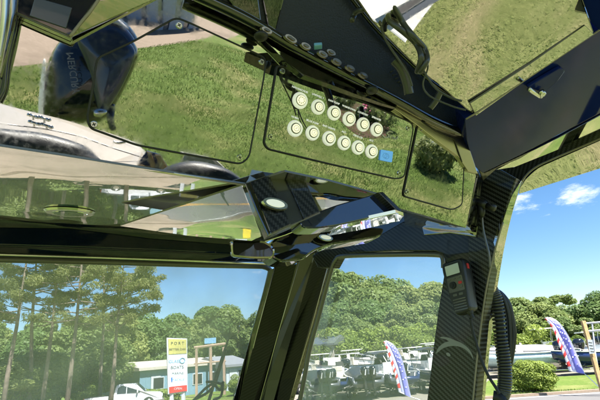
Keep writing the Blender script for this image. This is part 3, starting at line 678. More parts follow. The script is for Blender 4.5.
# --- dark lamp pod and pipes at the upper left, fixed flat on the box
PP = PB.shift(.02)
pod = panel('lamp_pod', [(8, 10), (40, 24), (70, 37), (104, -8), (40, -60), (2, -30)], PP, .018, M_BLACK, boat, .002)
panel('pod_side', [(70, 37), (112, 18), (158, -2), (170, -30), (102, -8)], Plane(PP.at(70, 37, -.001), PB.n + Sv * .16), .010, gel('olive_reflection_gelcoat', (.20, .18, .14), 1., wave=.004), pod, .001)  # olive tint puts the mirrored grass into the gelcoat colour
strip('pod_edge', dense([(70, 36.5), (82, 21), (92, 9), (104, -9)], 3), PP, .0018, M_EDGE, pod, off=.001)  # beige strip stands in for the highlight along the pod's ridge
strip('pod_edge', [(8, 10), (40, 24), (70, 37)], PP, .001, M_TRIM, pod, off=.001)
panel('pod_lens', [(35, -3), (72, 7.5), (66, 28), (29.5, 15.5)], PP, .002, mat('smoked_lens', (.045, .06, .115), .25, coat=.3), pod, .0006, off=.002)
for px, r_, m_, o_ in (([(10, -30), (10, 0), (5, 30), (0, 52), (-6, 75)], .0075, M_GLOSS, .022), ([(3, -20), (1, 20), (-6, 60)], .007, M_STEEL, .03), ([(15, 14), (11, 34), (5, 60), (2, 86), (-4, 100)], .0045, M_NAVY, .008)):
    strip('support_pipe', dense(px, 5), PB, r_, m_, boat, off=o_, seg=14)

# --- gland, plug and lead on the post
c = PQ.at(469.5, 200, .02)
mb = MB(); mb.disc(c, PQ.n, .0165, .004, 24, r2=.014); mb.disc(c + PQ.n * .004, PQ.n, .009, .012, 16)
gl_ = shift_to(mb.obj('cable_gland', [mat('clear_grey_plastic', (.30, .30, .29), .3, coat=.5)], None, False, .0006), boat)
mb = MB(); mb.tube([PQ.at(470, 200, .036), PQ.at(480, 203, .042), PQ.at(487, 205.5, .044)], [.0085, .0095, .0095], 12); mb.tube([PQ.at(487, 205.5, .044), PQ.at(495, 208.5, .044)], .0075, 12); mb.tube([PQ.at(481, 203, .04), PQ.at(481.5, 213, .04), PQ.at(482, 217, .04)], [.010, .0085, .005], 12)
mb.tube([PQ.at(x, y, .052) for x, y in dense([(478, 196), (486, 200), (492, 207)], 4)], .0014, 6)
shift_to(mb.obj('plug', [M_PLASTIC], None, True), gl_)
mb = MB(); mb.tube([PQ.at(x, y, .034) for x, y in dense([(482, 215), (483, 228), (486, 242), (489, 254), (490, 268)], 5)], .0026, 8); shift_to(mb.obj('lead', [M_TRIM], None, True), gl_)
mb = MB(); mb.tube([PQ.at(x, y, .012) for x, y in dense([(458, 196), (452, 199), (451, 206), (447, 215), (442, 222)], 4)], [.008] * 5 + [.007] * 4 + [.0028] * 8, 10); shift_to(mb.obj('plug', [M_PLASTIC], None, True), boat)

# ================================================================== VHF HANDSET on its clip (a thing of its own)
hc = PQ.at(461, 287, .03)
hz = (PQ.n + (-Rt) * .25 + Up * .08).normalized()
hy = (PQ.at(453.5, 259, .03) - PQ.at(468.5, 314, .03)); hy = (hy - hz * hy.dot(hz)).normalized(); hx = hy.cross(hz)
hs = empty('radio_handset', hc, label='black marine radio handset with small screen clipped to the carbon side post', cat='radio handset')
def HP(u, v, w=0.): return hx * u + hy * v + hz * w
mb = MB()
def ringh(w, k, dz=0):
    o = [(-.028, .062), (.028, .062), (.031, .045), (.029, .01), (.0235, -.035), (.022, -.060), (-.018, -.064), (-.0225, -.035), (-.028, .01), (-.030, .045)]
    o = rounded(o, .008, 3); return [HP(u * k, v * k, w) for u, v in o]
mb.loft([ringh(-.016, .86), ringh(-.014, .95), ringh(-.004, 1.), ringh(.012, 1.), ringh(.016, .975), ringh(.018, .93)])
body = mb.obj('handset_body', [M_PLASTIC], hs)
def hpart(name, u0, u1, v0, v1, w, h, m, r=.0015, parent=hs):
    b = MB(); b.prism([HP(u, v, w) for u, v in rounded([(u0, v0), (u1, v0), (u1, v1), (u0, v1)], r, 3)], hz * h); return b.obj(name, [m], parent, bevel=min(.0004, h * .3))
hpart('bezel', -.0235, .0215, .025, .055, .0175, .001, M_RUBBER, .003)
hpart('screen', -.0195, .0175, .028, .0515, .0182, .0008, M_LCD, .001)
hpart('keypad', -.0215, .0205, -.012, .0225, .0175, .0008, M_TRIM, .003)
for i in range(3): hpart('key', -.0185 + i * .013, -.0105 + i * .013, .016, .0195, .018, .0014, M_KEY)
for j in range(2): hpart('key', .008, .017, .003 - j * .0085, .009 - j * .0085, .018, .0016, M_RED if j == 0 else M_KEY)
for i in range(2): hpart('key', -.013 + i * .016, -.002 + i * .016, -.022, -.0165, .0178, .0014, M_KEY)
b_ = MB(); b_.disc(HP(-.0075, .0035, .018), hz, .0088, .004, 24, r2=.0078); b_.disc(HP(-.0075, .0035, .022), hz, .0035, .0012, 16); b_.obj('knob', [M_RUBBER], hs)
for i in range(5): hpart('grille_bar', -.0165, .0175, -.031 - i * .006, -.0285 - i * .006, .0172, .002, M_TRIM, .001)
b_ = MB(); b_.prism([HP(.0305, .048, -.001), HP(.0305, .036, -.001), HP(.0302, .036, .006), HP(.0305, .048, .006)], hx * .002); b_.obj('side_key', [M_RED], hs, bevel=.0004)
b_ = MB(); b_.tube([HP(.012, -.060, .006), HP(.0135, -.066, .006)], [.0085, .006], 12); b_.tube([HP(.0135, -.064, .006), HP(.014, -.074, .004)], .0045, 10); b_.obj('strain_relief', [M_RUBBER], hs)
b_ = MB(); b_.box(HP(0, .0, -.024), (.03, .03, .03), Matrix((hx, hy, hz)).transposed()); b_.obj('belt_clip', [M_RUBBER], hs, bevel=.003)
def hcable(name, px, r, off, m, k=6, d=None):
    b = MB(); b.tube([(PQ.at(x, y, off) if d is None else at(x, y, d)) - hc for x, y in dense(px, k)], r, 10); return b.obj(name, [m], hs, True)
hcable('lead', [(470.5, 318), (473, 332), (477, 346), (482, 362), (489, 377), (496, 388), (499, 394)], .0032, .03, M_RUBBER)
# ribbed coil of cord beside the post and the loose loop behind it
ctr = [at(x, y, 1.17) for x, y in dense([(492, 291), (496, 300), (499, 318), (501, 340), (503.5, 358), (505, 375), (504, 390), (501, 402), (496, 450), (486, 540)], 40)]
b_ = MB(); pts = []; nturn = 50; n_ = len(ctr)
for i in range(n_ * 2 - 2):
    f = i / 2; k = int(f); p = ctr[k].lerp(ctr[min(k + 1, n_ - 1)], f - k); t = (ctr[min(k + 1, n_ - 1)] - ctr[max(k - 1, 0)]).normalized()
    a = Rt - t * Rt.dot(t); a.normalize(); q = t.cross(a); an = 2 * math.pi * nturn * i / (2 * n_)
    pts.append(p + (a * math.cos(an) + q * math.sin(an)) * .0128 - hc)
b_.tube(pts, .0034, 6); b_.obj('coil_cord', [M_CORD], hs, True)
hcable('cord_core', [(492, 291), (496, 300), (499, 318), (501, 340), (503.5, 358), (505, 375), (504, 390), (501, 402), (496, 450), (486, 540)], .0090, 0, M_RUBBER, d=1.17)
hcable('cord_loop', [(492, 290), (500, 293), (508, 303), (512, 318), (514, 335), (512, 352), (509, 368), (507, 380)], .0064, 0, M_PLASTIC, d=1.19)
hcable('cord_loop', [(493, 288), (502, 296), (508, 312), (510, 330), (510, 348), (508, 366)], .0055, 0, M_PLASTIC, d=1.185)
hcable('cord_loop', [(494, 300), (503, 304), (507, 320), (508, 340), (508, 360)], .0055, 0, M_PLASTIC, d=1.2)
hcable('cord_end', [(495, 286), (492, 292), (489, 297)], .0075, 0, M_PLASTIC, d=1.16)
hcable('cord_plug', [(493, 396), (499, 398), (503, 402)], .0125, 0, M_RUBBER, d=1.16)

# ================================================================== AFT PART OF THE SAME BOAT, seen in the polished box
def mir(pl, x, y, dist):
    """point dist metres along the sight line through pixel (x,y) after it bounces off plane pl"""
    d = ray(x, y); h = pl.at(x, y); t = (h - CAM).length; r = d - pl.n * 2 * d.dot(pl.n); return h + r * (dist - t)
def mslab(name, px, dist, thick, m, parent, bevel=.01, pl=PB):
    ps = [mir(pl, x, y, dist if not isinstance(dist, (list, tuple)) else dist[i]) for i, (x, y) in enumerate(px)]
    vc = CAM - pl.n * 2 * (CAM - pl.p).dot(pl.n); c = sum(ps, Vector()) / len(ps)
    n = sum(((ps[i] - c).cross(ps[(i + 1) % len(ps)] - c) for i in range(len(ps))), Vector()).normalized(); n = n if n.dot(vc - c) > 0 else -n
    return slab(name, ps, n, thick, m, parent, bevel)
vc = CAM - PB.n * 2 * (CAM - PB.p).dot(PB.n)
def msurf(mb, px, dist, depth, power=2.2, pl=PB, rings=7):
    ps = [mir(pl, x, y, dist) for x, y in px]; c = sum(ps, Vector()) / len(ps); pillow(mb, ps, (vc - c), depth, rings, power)
ED = 4.1
eng = empty('outboard_engine', mir(PB, 88, 130, ED + .3)); eng.parent = boat; eng.location = mir(PB, 88, 130, ED + .3) - boat.location
mb = MB(); msurf(mb, dense([(46, 116), (44, 84), (47, 56), (60, 38), (82, 27), (108, 22), (126, 32), (136, 46), (136, 58), (128, 76), (117, 95), (106, 112), (90, 121), (64, 121)], 3, True), ED + .3, .30, 2.6)
# back half of the cowl so that it is a closed body
ps = [mir(PB, x, y, ED + .3) for x, y in dense([(46, 116), (44, 84), (47, 56), (60, 38), (82, 27), (108, 22), (126, 32), (136, 46), (136, 58), (128, 76), (117, 95), (106, 112), (90, 121), (64, 121)], 3, True)]
pillow(mb, ps, -(vc - ps[0]), .35, 7, 2.6)
shift_to(mb.obj('cowl', [M_COWL], None, True), eng)
mb = MB(); msurf(mb, dense([(74, 36), (96, 26), (112, 26), (124, 35), (133, 47), (133, 57), (126, 73), (115, 92), (104, 106), (97, 108), (92, 92), (84, 62)], 3, True), ED + .02, .07, 2.6)
shift_to(mb.obj('cowl_side', [M_COWLNAVY], None, True), eng)
mb = MB(); msurf(mb, dense([(98, 26), (110, 22.5), (120, 29), (125, 34), (117, 31), (107, 27.5)], 3, True), ED - .02, .03); shift_to(mb.obj('stripe', [M_SILVER], None, True), eng)
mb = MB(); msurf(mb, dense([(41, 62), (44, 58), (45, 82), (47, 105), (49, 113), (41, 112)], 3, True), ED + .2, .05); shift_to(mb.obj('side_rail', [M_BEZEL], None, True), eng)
mb = MB(); msurf(mb, dense([(104, 104), (113, 100), (112, 118), (114, 126), (106, 126)], 3, True), ED + .1, .05); shift_to(mb.obj('skeg_bracket', [M_COWLNAVY], None, True), eng)
mb = MB(); msurf(mb, dense([(92, 106), (100, 104), (105, 108), (98, 113), (91, 112)], 3, True), ED - .05, .03); shift_to(mb.obj('latch', [M_STEEL], None, True), eng)
ex = (mir(PB, 72, 92, ED - .12) - mir(PB, 63, 44, ED - .12)); ez = (vc - mir(PB, 68, 70, ED)).normalized(); ex = (ex - ez * ex.dot(ez)).normalized(); ey = ez.cross(ex)
mb = MB(); text(mb, 'MERCURY', .075, mir(PB, 71, 72, ED - .07), ex, ey); shift_to(mb.obj('lettering', [M_EMBLEM]), eng)

gw = mslab('stern_gunwale', [(-30, 92), (13, 104), (66, 118), (105, 129), (136, 138), (147, 147), (146, 156), (140, 165), (92, 160), (-30, 135)], [3.5, 3.5, 3.4, 3.3, 3.2, 3.1, 3.0, 2.8, 2.8, 2.8], .18, M_CREAMGEL, boat, .03)
strip_pts = [mir(PB, x, y, 2.93) for x, y in [(-30, 118), (20, 126), (80, 134), (142, 153)]]
mb = MB(); mb.tube(strip_pts, .004, 6); shift_to(mb.obj('seam', [M_TRIM]), gw)
for x, y in [(36, 115), (47, 118), (37, 123), (49, 126)]:
    mb = MB(); c = mir(PB, x, y, 2.96); r_ = (mir(PB, x + 4, y + 1.4, 2.96) - c); d_ = (mir(PB, x, y + 4, 2.96) - c); f_ = (vc - c).normalized() * .02
    mb.tube([c - r_ + f_, c + r_ + f_], .010, 8); mb.tube([c + f_, c + d_ * 1.1 + f_ * .5], .006, 8); mb.ball(c - r_ + f_, .014, 8, 5); mb.ball(c + r_ + f_, .014, 8, 5)
    shift_to(mb.obj('cleat', [M_STEEL], None, True), gw)
mb = MB(); mb.tube([mir(PB, x, y, 2.9) for x, y in dense([(112, 138), (118, 139.5), (125, 139)], 4)], .008, 8); shift_to(mb.obj('handle', [M_STEEL], None, True), gw)
for px, dd in ((dense([(-30, 128), (20, 131), (50, 135), (80, 142), (93, 152), (99, 161), (60, 168), (-30, 160)], 4, True), 2.3), (dense([(158, 172), (170, 163), (190, 160), (215, 164), (233, 172), (243, 184), (200, 190), (160, 182)], 4, True), 2.2)):
    mb = MB(); msurf(mb, px, dd, .09, 2.4); ps = [mir(PB, x, y, dd) for x, y in px]; pillow(mb, ps, -(vc - ps[0]), .08, 5, 2.4); shift_to(mb.obj('coaming_bolster', [M_DARKVINYL], None, True), boat)
mslab('cockpit_step', [(140, 156), (147, 147), (160, 151), (168, 164), (160, 172), (136, 166)], 2.75, .1, M_HULLNAVY, boat)
for q in ([(147, 148), (151, 149), (157, 163), (152, 165)], [(155, 151), (160, 152), (167, 164), (162, 167)], [(138, 160), (150, 162), (152, 166), (138, 165)]):
    mslab('teak_slat', q, 2.7, .02, M_TEAK, boat, .003)
mslab('seat_module', [(178, 160), (183, 149), (210, 154), (222, 166), (200, 172)], 2.6, .2, M_CREAMGEL, boat, .02)
# starboard gunwale mirrored in the underside of the hardtop
mslab('side_gunwale', [(330, -20), (440, -6), (404, 42), (384, 29), (340, 2)], 2.6, .12, M_WHITE, boat, .01, pl=PD)
mslab('gunwale_stripe', [(384, 14), (430, -14), (436, -10), (390, 20)], 2.55, .02, M_TRIM, boat, .004, pl=PD)
mslab('gunwale_stripe', [(390, 22), (440, -10), (446, -5), (396, 27)], 2.55, .02, M_HULLGREY, boat, .004, pl=PD)
# ================================================================== OUTSIDE: ground, road, yard
rnd = random.Random(7); npr = np.random.default_rng(7)
def hy(x): return 384 - .0867 * x                                  # the horizon in photo pixels
def G(x, y, z=0.):
    d = ray(x, y); return CAM + d * ((z - CAM.z) / d.z)
def MG(pl, x, y, z=0.):
    d = ray(x, y); h = pl.at(x, y); r = d - pl.n * 2 * d.dot(pl.n); return h + r * ((z - h.z) / r.z)
def stand(x, dist): d = ray(x, hy(x)); d.z = 0; d.normalize(); return Vector((d.x * dist, d.y * dist, 0))
def topz(x, y, dist):
    d = ray(x, y); return CAM.z + dist * d.z / math.hypot(d.x, d.y)
def sheet(name, pts, z, m, kind='structure'):
    mb = MB(); mb.add([(p[0], p[1], z) for p in pts], [tuple(range(len(pts)))])
    me = mb.mesh(name, fix=False)
    if me.polygons[0].normal.z < 0: me.flip_normals()
    return tag(link(name, me, [m]), kind=kind)
sheet('ground', [(-700, -700), (700, -700), (700, 700), (-700, 700)], 0, M_GRASS)
RA, RB = G(520, 399), G(600, 388.5)
rdir = Vector((26, -5, 0)).normalized(); rn = Vector((rdir.y, -rdir.x, 0)); rn = rn if rn.dot(Vector((0, 1, 0))) < 0 else -rn   # towards us
RC = Vector((12.6, 22.6, 0))
def rd(a, b): return RC + rdir * a + rn * b
sheet('road', [rd(-160, .2), rd(120, .2), rd(120, 10.5), rd(-160, 10.5)], .004, M_ASPHALT)
def line(name, b, w, m): sheet(name, [rd(-160, b), rd(120, b), rd(120, b + w), rd(-160, b + w)], .008, m)
line('road_line', .55, .14, M_PAINTWHITE); line('road_line', 10.0, .14, M_PAINTWHITE); line('road_line', 5.1, .16, M_ORANGE); line('road_line', 5.45, .16, M_ORANGE)
mb = MB(); mb.prism([rd(-160, -.05), rd(120, -.05), rd(120, .2), rd(-160, .2)], (0, 0, .11)); tag(mb.obj('kerb', [M_CONCRETE]), kind='structure')
# dealer's apron in front and to port, mirrored in the lip
sheet('apron', [rd(-80, 10.6), rd(-23, 10.6), rd(-19.5, .1), stand(165, 41), stand(60, 43), stand(-80, 46)], .013, M_CONCRETE)
sheet('dry_grass', [Vector((r_ * math.sin(rad(a_)), r_ * math.cos(rad(a_)), 0)) for a_, r_ in [(12, 2), (12, 9), (30, 12), (50, 13), (70, 12), (86, 9), (86, 2), (50, 1.5)]], .004, M_DRY)
# concrete drive astern, mirrored in the box
cp = [MG(PB, x, y) for x, y in [(-60, 72), (0, 65), (42, 60), (90, 52), (140, 45), (205, 41), (235, 33), (262, 27)]]
far = [Vector((p.x * 3.2, p.y * 3.2, 0)) for p in (cp[-1], cp[0])]
sheet('drive', cp + [cp[-1] * 2.3, cp[0] * 2.6 + Vector((0, -6, 0))], .004, M_CONCRETE)
# gravel boat yard beyond the road
sheet('yard', [stand(288, 25.8), stand(450, 25.4), stand(470, 29), stand(480, 36), stand(640, 37), stand(640, 75), stand(280, 75)], .004, M_LOT)

# ------------------------------------------------------------------ foliage
def leaves(pts, nrm, size, asp=.55, tone=None, jit=.5):
    """leaf-sized quads at pts, loosely facing nrm"""
    n = len(pts); nr = nrm + npr.normal(0, jit, (n, 3)); nr /= np.linalg.norm(nr, axis=1)[:, None]
    a = np.cross(nr, npr.normal(0, 1, (n, 3))); a /= np.linalg.norm(a, axis=1)[:, None]; b = np.cross(nr, a)
    s = size * npr.uniform(.6, 1.3, n)[:, None]; a = a * s; b = b * s * asp
    v = np.stack([pts - a, pts - b * .9 + a * .1, pts + a, pts + b], 1).reshape(-1, 3)
    t = np.repeat(npr.uniform(0, 1, n) if tone is None else tone, 4)
    return v, t
def quads(name, v, tone):
    n = len(v) // 4; me = bpy.data.meshes.new(name); me.vertices.add(len(v)); me.vertices.foreach_set('co', v.astype(np.float32).ravel())
    me.loops.add(len(v)); me.loops.foreach_set('vertex_index', np.arange(len(v), dtype=np.int32)); me.polygons.add(n); me.polygons.foreach_set('loop_start', np.arange(0, len(v), 4, dtype=np.int32))
    at_ = me.attributes.new('tone', 'FLOAT', 'POINT'); at_.data.foreach_set('value', np.clip(tone, 0, 1).astype(np.float32)); me.update(); me.validate(); return me
def blob_leaves(blobs, per, size, asp=.55):
    V_, T_ = [], []
    for (c, r, k) in blobs:
        n = int(per * k); d = npr.normal(0, 1, (n, 3)); d /= np.linalg.norm(d, axis=1)[:, None]
        rad_ = npr.uniform(.55, 1.05, n) ** .6
        p = np.array(c) + d * np.array(r) * rad_[:, None]
        base = npr.uniform(.3, .7); v, t = leaves(p, d + np.array((0, 0, .5)), size, asp, base + npr.normal(0, .16, n)); V_.append(v); T_.append(t)
    return np.concatenate(V_), np.concatenate(T_)
def make_broadleaf(seed, h, w, name='broadleaf_tree', per=150, size=.25, m=M_LEAF, nb=30):
    global npr
    npr = np.random.default_rng(seed); r = random.Random(seed); t = empty(name, (0, 0, 0))
    mb = MB(); top = h * .55
    mb.tube([(0, 0, 0), (.05, 0, h * .15), (.1, .05, h * .3), (0, .1, top)], [.035 * h, .026 * h, .022 * h, .010 * h], 8); blobs = []
    for i in range(nb):
        f = r.random(); z = h * (.28 + .66 * f); ww = w * .5 * (math.sin(math.pi * min(.97, .18 + .80 * f)) ** .7); a = r.uniform(0, 6.28); q = ww * math.sqrt(r.uniform(.15, 1))
        c = (q * math.cos(a), q * math.sin(a), z); s = w * r.choice((r.uniform(.06, .10), r.uniform(.10, .16), r.uniform(.15, .23))); blobs.append((c, (s, s, s * .75), (s / (w * .15)) ** 2))
        if i % 4 == 0: mb.tube([(0, .05, h * r.uniform(.22, .4)), (c[0] * .5, c[1] * .5, z - s), c], [.012 * h, .008 * h, .003 * h], 5)
    mb.obj('trunk', [M_BARK], t, True); v, tn = blob_leaves(blobs, per, size); link('crown', quads('crown', v, tn), m, t); return t
protos = [make_broadleaf(s, 10., w_, per=q) for s, w_, q in ((1, 8.5, 360), (2, 7.2, 320), (3, 9.5, 380), (4, 6.5, 300))]
used = [False] * len(protos); forest_n = 0
def put_tree(x, dist, ytop, label, group, k=None, wide=1., name=None):
    global forest_n
    k = rnd.randrange(len(protos)) if k is None else k
    t = protos[k] if not used[k] else copy_tree(protos[k]); used[k] = True
    z = topz(x, ytop, dist); s = max(.15, z / 9.6); t.location = stand(x, dist); t.scale = (s * wide, s * wide, s); t.rotation_euler = (0, 0, rnd.uniform(0, 6.28)); tag(t, label, 'tree', group); return t
LB = 'dense green broadleaf tree in the wood behind the tall pines at left'
for x, dd, y in [(-70, 56, 318), (-45, 58, 322), (-22, 55, 326), (-2, 58, 330), (18, 54, 332), (36, 58, 326), (56, 55, 330), (76, 60, 322), (94, 56, 328), (112, 60, 320), (130, 66, 324), (148, 70, 319), (164, 76, 317), (180, 74, 322), (196, 80, 318), (210, 84, 312), (224, 88, 314), (238, 86, 317), (252, 90, 321), (268, 88, 318), (284, 86, 309)]:
    put_tree(x, dd, y + rnd.uniform(-2, 2), LB, 'wood behind the pines')
LU = 'bushy understory tree below the tall pines beside the road'
for x, dd, y in [(-50, 44, 352), (-22, 42, 360), (2, 41, 366), (22, 40, 372), (40, 44, 352), (58, 46, 356), (84, 48, 362), (96, 48, 346), (118, 52, 356)]:
    put_tree(x, dd, y, LU, 'understory below the pines', wide=1.35)
LH = 'rounded green tree on the wooded rise behind the boat yard'
for x, dd, y in [(298, 92, 302), (312, 94, 296), (326, 92, 288), (340, 94, 277), (356, 96, 273), (372, 92, 283), (386, 94, 282), (400, 92, 285), (416, 90, 291), (430, 92, 286), (446, 90, 290), (462, 90, 294), (306, 78, 316), (322, 76, 310), (346, 78, 300), (364, 76, 306), (384, 78, 302), (404, 74, 309), (424, 76, 305), (444, 74, 308), (335, 72, 318), (356, 70, 320), (394, 70, 320), (414, 68, 322), (436, 68, 320)]:
    put_tree(x, dd, y + rnd.uniform(-1.5, 1.5), LH, 'trees on the rise behind the yard')
LR = 'light green tree behind the boats at the right side of the yard'
for x, dd, y in [(488, 70, 318), (502, 74, 312), (514, 72, 309), (526, 76, 300), (536, 62, 313), (546, 60, 304), (574, 66, 309), (588, 70, 307), (602, 62, 297), (618, 66, 300), (640, 64, 300), (496, 60, 326), (566, 56, 319), (590, 55, 318)]:
    put_tree(x, dd, y, LR, 'trees at the right of the yard', wide=1.1)
# umbrella-crowned tree standing clear of the rest
def make_umbrella(x, dist, ytop):
    z = topz(x, ytop, dist); t = empty('umbrella_tree', stand(x, dist), label='dark flat crowned tree on a bare trunk rising above the right hand trees', cat='tree')
    mb = MB(); mb.tube([(0, 0, 0), (.2, 0, z * .5), (.1, 0, z * .9)], [.3, .2, .1], 8); mb.obj('trunk', [M_BARK], t, True)
    r = random.Random(5); bl = []
    for i in range(14): a = r.uniform(0, 6.3); q = r.uniform(.3, 4.2); bl.append(((q * math.cos(a), q * math.sin(a), z * .93 + r.uniform(-.7, .3) - q * .15), (1.1, 1.1, .55), 1.))
    v, tn = blob_leaves(bl, 190, .28); link('crown', quads('crown', v, tn * .5), M_LEAF, t)
make_umbrella(556, 92, 293)
# yellow-green shrubs along the back of the yard
sh0 = make_broadleaf(11, 3., 4.2, 'yard_shrub', per=300, size=.11, m=M_SHRUB, nb=16); first = True
for x, dd, y in [(322, 62, 336), (334, 60, 333), (350, 63, 335), (366, 60, 334), (382, 62, 332), (398, 58, 331), (412, 60, 332), (426, 62, 328), (440, 60, 330), (306, 60, 338), (500, 46, 333), (534, 44, 330), (552, 48, 325)]:
    t = sh0 if first else copy_tree(sh0); first = False; s = topz(x, y, dd) / 2.9; t.location = stand(x, dd); t.scale = (s, s, s); t.rotation_euler.z = rnd.uniform(0, 6)
    tag(t, 'yellow green shrub along the back edge of the boat yard', 'shrub', 'shrubs behind the yard')
sh1 = [(6, 42, 381, 'pale green roadside shrub at the far left, lower edge of windshield'), (24, 43, 376, 'pale green roadside shrub beside the leftmost leaning pine'), (44, 43, 383, 'pale roadside shrub between two pine trunks'), (92, 43, 387, 'low roadside shrub just left of the white pickup'), (233, 42, 377, 'clipped green shrub close to the corner post, right of the wiper')]
for x, dd, y, lb in sh1:
    t = copy_tree(sh0); s = max(.35, topz(x, y, dd) / 2.9); t.location = stand(x, dd); t.scale = (s, s, s); t.rotation_euler.z = rnd.uniform(0, 6); del t['group']; tag(t, lb, 'shrub')
# tall pines
def make_pine(seed, pth, dist, ytop, label, rightward=0.):
    global npr
    npr = np.random.default_rng(seed); r = random.Random(seed); x0 = pth[0][0]; base = stand(pth[0][0], dist)
    t = empty('pine_tree', base, label=label, cat='pine tree'); P = [Vector((0, 0, 0))]
    b0 = stand(pth[0][0], dist)
    for x, y in pth:
        z = topz(x, y, dist); q = CAM + ray(x, y) * ((z - CAM.z) / ray(x, y).z if abs(ray(x, y).z) > .02 else dist); q = stand(x, dist) if abs(ray(x, y).z) < .04 else Vector((q.x, q.y, z))
        P.append(Vector((q.x - b0.x, q.y - b0.y, z)))
    H = topz(pth[-1][0], ytop, dist); q1 = P[-1]; P = [Vector((0, 0, 0)), q1 * .3 + Vector((r.uniform(-.08, .08), 0, 0)), q1 * .65 + Vector((r.uniform(-.1, .1), 0, 0)), q1]; d = (P[-1] - P[-2]).normalized()
    last = P[-1] + d * max(.5, (H - P[-1].z)); P.append(last); n = len(P)
    mb = MB(); mb.tube(P, [.185 - .14 * (p.z / last.z) for p in P], 10)
    def onp(z):
        for a, b in zip(P, P[1:]):
            if a.z <= z <= b.z: return a.lerp(b, (z - a.z) / max(1e-3, b.z - a.z))
        return P[-1].copy()
    V_, T_ = [], []
    nb = 28
    for i in range(nb):
        f = .50 + .50 * (i + r.random()) / nb; o = onp(last.z * f); a = r.uniform(0, 6.28); ln = (1.2 + 2.6 * math.sin(math.pi * min(1, (f - .44) / .60)) ** .7) * r.uniform(.6, 1.15)
        dirv = Vector((math.cos(a) + rightward * r.random(), math.sin(a), r.uniform(-.05, .35))).normalized(); e = o + dirv * ln; m_ = o + dirv * ln * .55 + Vector((0, 0, -.12))
        mb.tube([o, m_, e], [.05, .035, .015], 5)
        if r.random() < (.5 if f < .62 else .1): continue
        for q in range(r.randint(3, 5)):
            c = o.lerp(e, r.uniform(.45, 1.08)) + Vector((r.uniform(-.4, .4), r.uniform(-.4, .4), r.uniform(.0, .3))); s = r.uniform(.32, .62); k = int(95 * s / .45)
            dd = npr.normal(0, 1, (k, 3)); dd /= np.linalg.norm(dd, axis=1)[:, None]; pp = np.array(c) + dd * np.array((s, s, s * .7)) * (npr.uniform(.2, 1, k) ** .5)[:, None]
            v, tn = leaves(pp, dd * .5 + np.array((0, 0, .2)), .19, .2, npr.uniform(.2, .8) + npr.normal(0, .15, k), 1.); V_.append(v); T_.append(tn)
    mb.obj('trunk', [M_PINEBARK], t, True); link('crown', quads('crown', np.concatenate(V_), np.concatenate(T_)), M_PINE, t)
make_pine(21, [(6, 392), (10, 370), (17, 322), (24, 278)], 38, 238, 'leaning tall pine, leftmost of the trunks in the windshield')
make_pine(22, [(32, 396), (33, 376), (34, 330), (35.5, 274)], 40, 236, 'slim straight pine just right of the leaning leftmost trunk')
make_pine(23, [(44, 392), (47, 366), (52, 322), (57, 280)], 39, 244, 'dark thick pine, third trunk from the left in the windshield')
make_pine(24, [(69, 402), (72, 362), (75, 326), (81, 272)], 36, 240, 'pine with a bare pinkish trunk left of the thin pair')
make_pine(25, [(102, 396), (102.5, 350), (103, 310), (104, 285)], 42, 262, 'thin upright pine, left one of the pair before the pickup')
make_pine(26, [(112, 398), (115, 344), (118, 310), (121, 290)], 38, 266, 'pine above the pickup with branches spreading to the right', rightward=1.4)

def make_bush(name, loc, size, m, label, cat, per=6500, lsize=.055, tone=.0, rz=0.):
    """clipped shrub: leaves over and inside a rounded box, a few stems"""
    t = empty(name, loc, rz, label=label, cat=cat); w, d, h = size; n = per
    q = npr.normal(0, 1, (n, 3)); q /= (np.abs(q) ** 3.2).sum(1)[:, None] ** (1 / 3.2); q *= npr.uniform(.72, 1.04, n)[:, None]
    bump_ = 1 + .09 * np.sin(q[:, 0] * 7 + 1) * np.cos(q[:, 1] * 6) + .06 * np.sin(q[:, 2] * 9 + q[:, 0] * 4)
    p = q * bump_[:, None] * np.array((w / 2, d / 2, h * .47)) + np.array((0, 0, h * .52))
    v, tn = leaves(p, q + np.array((0, 0, .4)), lsize, .6, npr.uniform(.1, .9, n) + tone); link('foliage', quads('foliage', v, tn), m, t)
    mb = MB()
    for i in range(5): a = i * 1.256; mb.tube([(.1 * math.cos(a), .1 * math.sin(a), 0), (.3 * w * math.cos(a), .3 * d * math.sin(a), h * .6)], [.03, .012], 5)
    mb.obj('stem', [M_BARK], t, True); return t
bl = G(535, 391.5); bw = (G(556, 391.5) - G(514, 391.5)).length; bh = 1.0 * topz(535, 360.5, math.hypot(bl.x, bl.y))
make_bush('hedge_shrub', bl, (bw, bw * .8, bh), M_SHRUB, 'bright green clipped shrub on the verge beyond the side post', 'shrub', per=9000, lsize=.06, rz=-.5)

